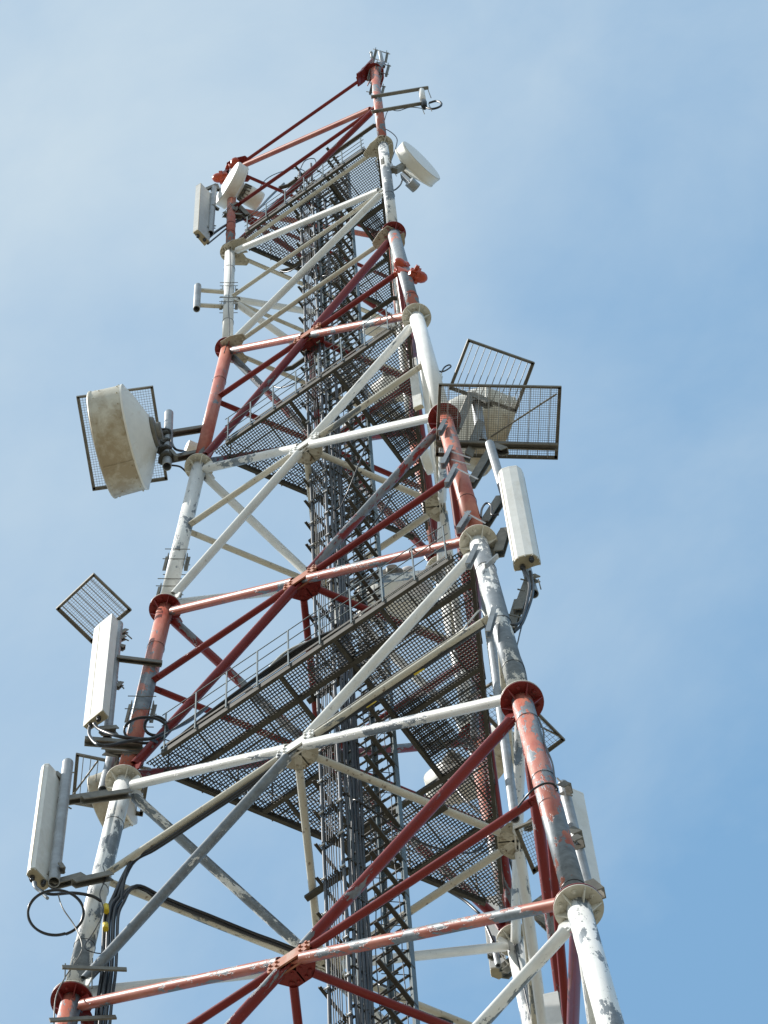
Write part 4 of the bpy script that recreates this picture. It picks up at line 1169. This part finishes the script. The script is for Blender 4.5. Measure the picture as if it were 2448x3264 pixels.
cable('pair of black cables sweeping down from the curved panel antenna', [(1.616, -0.751, -9.786), (1.631, -0.745, -9.941), (1.641, -0.758, -10.168), (1.619, -0.767, -10.362), (1.590, -0.779, -10.549), (1.559, -0.810, -10.743), (1.518, -0.852, -10.801), (1.461, -0.896, -10.789), (1.418, -0.891, -10.822)], .009)
cable('outer black cable beside the pair from the curved panel antenna', [(1.644, -0.718, -9.832), (1.646, -0.717, -10.036), (1.636, -0.738, -10.275), (1.600, -0.754, -10.483), (1.562, -0.787, -10.724), (1.515, -0.809, -10.822)], .009)
cable('thin black wire running down the outside of the white right leg', [(1.567, -0.765, -10.609), (1.530, -0.799, -10.947), (1.525, -0.819, -11.126), (1.553, -0.830, -11.475), (1.569, -0.857, -11.748)], .004)
cable('thin black wire running down the outside of the lowest red right leg section', [(1.621, -0.905, -12.444), (1.638, -0.906, -12.642), (1.640, -0.922, -12.846), (1.666, -0.927, -13.140), (1.672, -0.941, -13.378), (1.680, -0.955, -13.572)], .005)
cable('black strap cable wrapped round the lowest red right leg section', [(1.461, -0.985, -13.541), (1.571, -1.041, -13.605), (1.634, -1.021, -13.554), (1.680, -0.999, -13.567), (1.688, -0.962, -13.581)], .006)
cable('small black cable hooked out beside the thick white right leg', [(1.146, -0.611, -4.629), (1.189, -0.589, -4.684), (1.242, -0.563, -4.609), (1.236, -0.566, -4.552), (1.201, -0.584, -4.599), (1.170, -0.599, -4.756)], .006)
arms('cable_gland', 'small cream box on the outside of the thick white right leg', [((1.170, -0.599, -4.756), (1.155, -0.607, -4.920))], w_=.03, h=.03, mat=M_PANEL, cat='fitting')
cable('black cable arching from the curved panel bracket past the cream flange', [(1.402, -0.773, -8.599), (1.415, -0.766, -8.441), (1.444, -0.752, -8.351), (1.471, -0.740, -8.414), (1.466, -0.742, -8.577), (1.505, -0.724, -8.600)], .007)

# lower right panels and guards
bot, top = [(1.556, -0.688, -14.265), (1.627, -0.741, -14.265), (1.681, -0.647, -14.265), (1.629, -0.607, -14.265)], [(1.556, -0.688, -13.045), (1.627, -0.741, -13.045), (1.681, -0.647, -13.045), (1.629, -0.607, -13.045)]
panel('long cream panel antenna behind the lowest right leg', bot, top, conn=False)
mast('antenna_pipe', 'grey pipe behind the lowest right leg beside the long cream panel', (1.642, -0.714, -14.338), (1.613, -0.728, -12.983), .027)
arms('bracket', 'dark knobbed clamps between the lowest right leg and the long cream panel', [((1.624, -0.777, -13.130), (1.654, -0.764, -13.178)), ((1.627, -0.776, -13.703), (1.661, -0.760, -13.770)), ((1.637, -0.771, -13.804), (1.663, -0.760, -13.854)), ((1.671, -0.756, -14.345), (1.711, -0.738, -14.466))], w_=.06, h=.05, rods=(((1.611, -0.783, -13.002), (1.640, -0.770, -13.118)), ((1.640, -0.770, -13.219), (1.666, -0.758, -13.257))))
iceshield('wire mesh guard jutting out behind the red flange of the right leg', [(0.512, 0.402, -8.000), (0.785, 0.408, -8.000), (0.863, 1.025, -8.000), (0.585, 1.040, -8.000)], 11, 21, bars=0, braces=(((0.642, 0.469, -8.000), (0.737, 0.621, -8.000)), ((0.751, 0.783, -8.000), (0.860, 1.007, -8.000))))
iceshield('small wire mesh guard low between the struts on the right', [(0.852, 0.134, -11.000), (1.037, 0.171, -11.000), (0.983, 0.427, -11.000), (0.776, 0.437, -11.000)], 12, 14, bars=0)
dish('big cream drum dish between the platform corner and the lower right leg', (-0.064, 1.934, -5.315), (0.442, 0.897, 0.000), .20, .16, .10)
bot, top = [(-0.280, 1.718, -8.890), (-0.307, 1.766, -8.890), (-0.279, 1.812, -8.890), (-0.209, 1.826, -8.890), (-0.185, 1.766, -8.890)], [(-0.280, 1.718, -7.821), (-0.307, 1.766, -7.821), (-0.279, 1.812, -7.821), (-0.209, 1.826, -7.821), (-0.185, 1.766, -7.821)]
panel('cream panel antenna behind the back leg with a dark pipe end beside it', bot, top, conn=False)
mast('antenna_pipe', 'short pipe with a dark open end beside the back panel antenna', (-0.154, 1.598, -9.192), (-0.167, 1.591, -8.786), .020)
arms('bracket', 'dark clamps fixing the back panel antenna to the back leg', [((-0.222, 1.617, -8.952), (-0.148, 1.658, -8.905)), ((-0.161, 1.652, -9.151), (-0.091, 1.690, -9.037)), ((-0.148, 1.659, -9.245), (-0.108, 1.680, -9.167))], w_=.045, h=.05, rods=(((-0.114, 1.563, -9.351), (0.041, 1.645, -9.132)), ((-0.121, 1.559, -9.078), (-0.047, 1.600, -9.417))))
bot, top = [(1.084, -0.277, -14.544), (1.077, -0.239, -14.544), (1.112, -0.214, -14.544), (1.154, -0.247, -14.544)], [(1.084, -0.277, -14.070), (1.077, -0.239, -14.070), (1.112, -0.214, -14.070), (1.154, -0.247, -14.070)]
panel('short cream panel antenna between the struts at the lower right edge', bot, top, conn=False)
arms('bracket', 'dark steel clamp beam behind the struts left of the lowest right leg', [((0.288, 1.421, -7.955), (0.395, 1.470, -7.777)), ((0.212, 1.460, -9.054), (0.295, 1.499, -9.343)), ((0.203, 1.455, -9.051), (0.313, 1.508, -8.911))], w_=.05, h=.05)
mast('back_pipe', 'long grey pipe rising just behind the right leg beside the platforms', (1.143, -0.412, -12.236), (1.162, -0.403, -9.372), .027)

# ---------------------------------------------------------------- dishes on the far side seen through the gratings
dish('white drum dish glimpsed through the middle grating near the thick white leg', (-0.270, 1.249, 1.997), (-0.336, 0.942, 0.000), .20, .13, .08, bolts=False)
dish('hanging white drum behind the handrail below the small upper platform', (-0.375, 1.069, 3.671), (-0.720, 0.694, 0.000), .075, .13, .03, bolts=False)
dish('white dome shaped dish right of the hanging drum below the small upper platform', (-0.296, 1.176, 3.701), (-0.336, 0.942, 0.000), .10, .09, .05, bolts=False)
dish('large grey white dish seen through the front half of the widest grating', (-0.527, 1.346, -2.787), (-0.500, 0.866, 0.000), .31, .16, .12, bolts=False)
dish('small white feed drum standing above the widest platform handrail', (-0.271, 1.153, -2.698), (0.500, -0.866, 0.000), .045, .10, .02, bolts=False)
dish('white dish peeping past the shaft edge of the widest grating', (-0.353, 1.705, -5.949), (-0.418, 0.908, 0.000), .23, .13, .10, bolts=False)
bot, top = [(0.735, -0.271, -3.929), (0.734, -0.241, -3.929), (0.800, -0.224, -3.929), (0.804, -0.258, -3.929)], [(0.735, -0.271, -2.751), (0.734, -0.241, -2.751), (0.800, -0.224, -2.751), (0.804, -0.258, -2.751)]
panel('pale panel antenna half hidden behind the thick white right leg', bot, top, conn=False)
bot, top = [(-0.655, 0.919, 0.466), (-0.664, 0.955, 0.466), (-0.582, 0.972, 0.466), (-0.584, 0.928, 0.466)], [(-0.655, 0.919, 1.263), (-0.664, 0.955, 1.263), (-0.582, 0.972, 1.263), (-0.584, 0.928, 1.263)]
panel('small white panel antenna hidden deep behind the ladder shaft', bot, top, conn=False)
bot, top = [(-0.884, 0.962, -3.424), (-0.889, 0.994, -3.424), (-0.842, 1.003, -3.424), (-0.838, 0.973, -3.424)], [(-0.884, 0.962, -2.958), (-0.889, 0.994, -2.958), (-0.842, 1.003, -2.958), (-0.838, 0.973, -2.958)]
panel('small bright white box antenna behind the feeders above the widest platform', bot, top, conn=False)

cable('thin black wire hanging beside the white upper left leg', [leg('A', 5) + Vector((.03, -.045, -.02)), leg('A', 4.7) + Vector((.042, -.04, 0)), leg('A', 4.4) + Vector((.035, -.05, 0)), leg('A', 4.1) + Vector((.045, -.035, 0)), leg('A', 3.9) + Vector((.03, -.05, 0))], .004)
cable('thin black wire running up the inner side of the back leg', [leg('C', -.6) + Vector((.03, -.062, 0)), leg('C', 0) + Vector((.0, -.075, 0)), leg('C', .5) + Vector((.03, -.062, 0)), leg('C', .95) + Vector((.02, -.066, 0))], .005)

# a few loose leads: from the clamped bundles out to the platforms
for i, (z0, x0, x1, y1, r) in enumerate(((-6.3, .08, .62, -.50, .007), (-5.4, .07, .50, -.62, .005), (-2.3, .06, .55, -.40, .006), (-1.7, .0, -.45, -.42, .006), (.6, .05, .40, -.38, .005), (1.6, -.02, -.38, -.40, .005), (-10.6, .09, .58, .30, .006))):
    lab = ('lead sagging from the feeder bundle just under the middle platform', 'thin lead leaving the feeder bundle below the middle platform', 'lead sagging towards the thick white right leg above the middle platform', 'lead looping left from the front feeders above the middle platform', 'thin lead leaving the shaft below the small upper platform', 'thin lead looping left below the small upper platform', 'lead sagging from the shaft beneath the widest platform')[i]
    cable('black ' + lab, [(x0, -.40, z0), (x0 + (x1 - x0) * .15, -.43, z0 - .14), (x0 + (x1 - x0) * .45, (-.42 + y1) / 2, z0 - .22), (x0 + (x1 - x0) * .8, y1 * .9 - .04, z0 - .10), (x1, y1, z0 + .10)], r)
cable('thin black wire zigzagging down the white left leg beside the cable bundle', [(-1.359, -0.922, -10.542), (-1.344, -0.907, -10.709), (-1.365, -0.920, -10.922), (-1.343, -0.899, -11.146), (-1.378, -0.924, -11.408), (-1.413, -0.953, -11.616), (-1.373, -0.914, -11.674), (-1.332, -0.852, -11.638)], .0035)
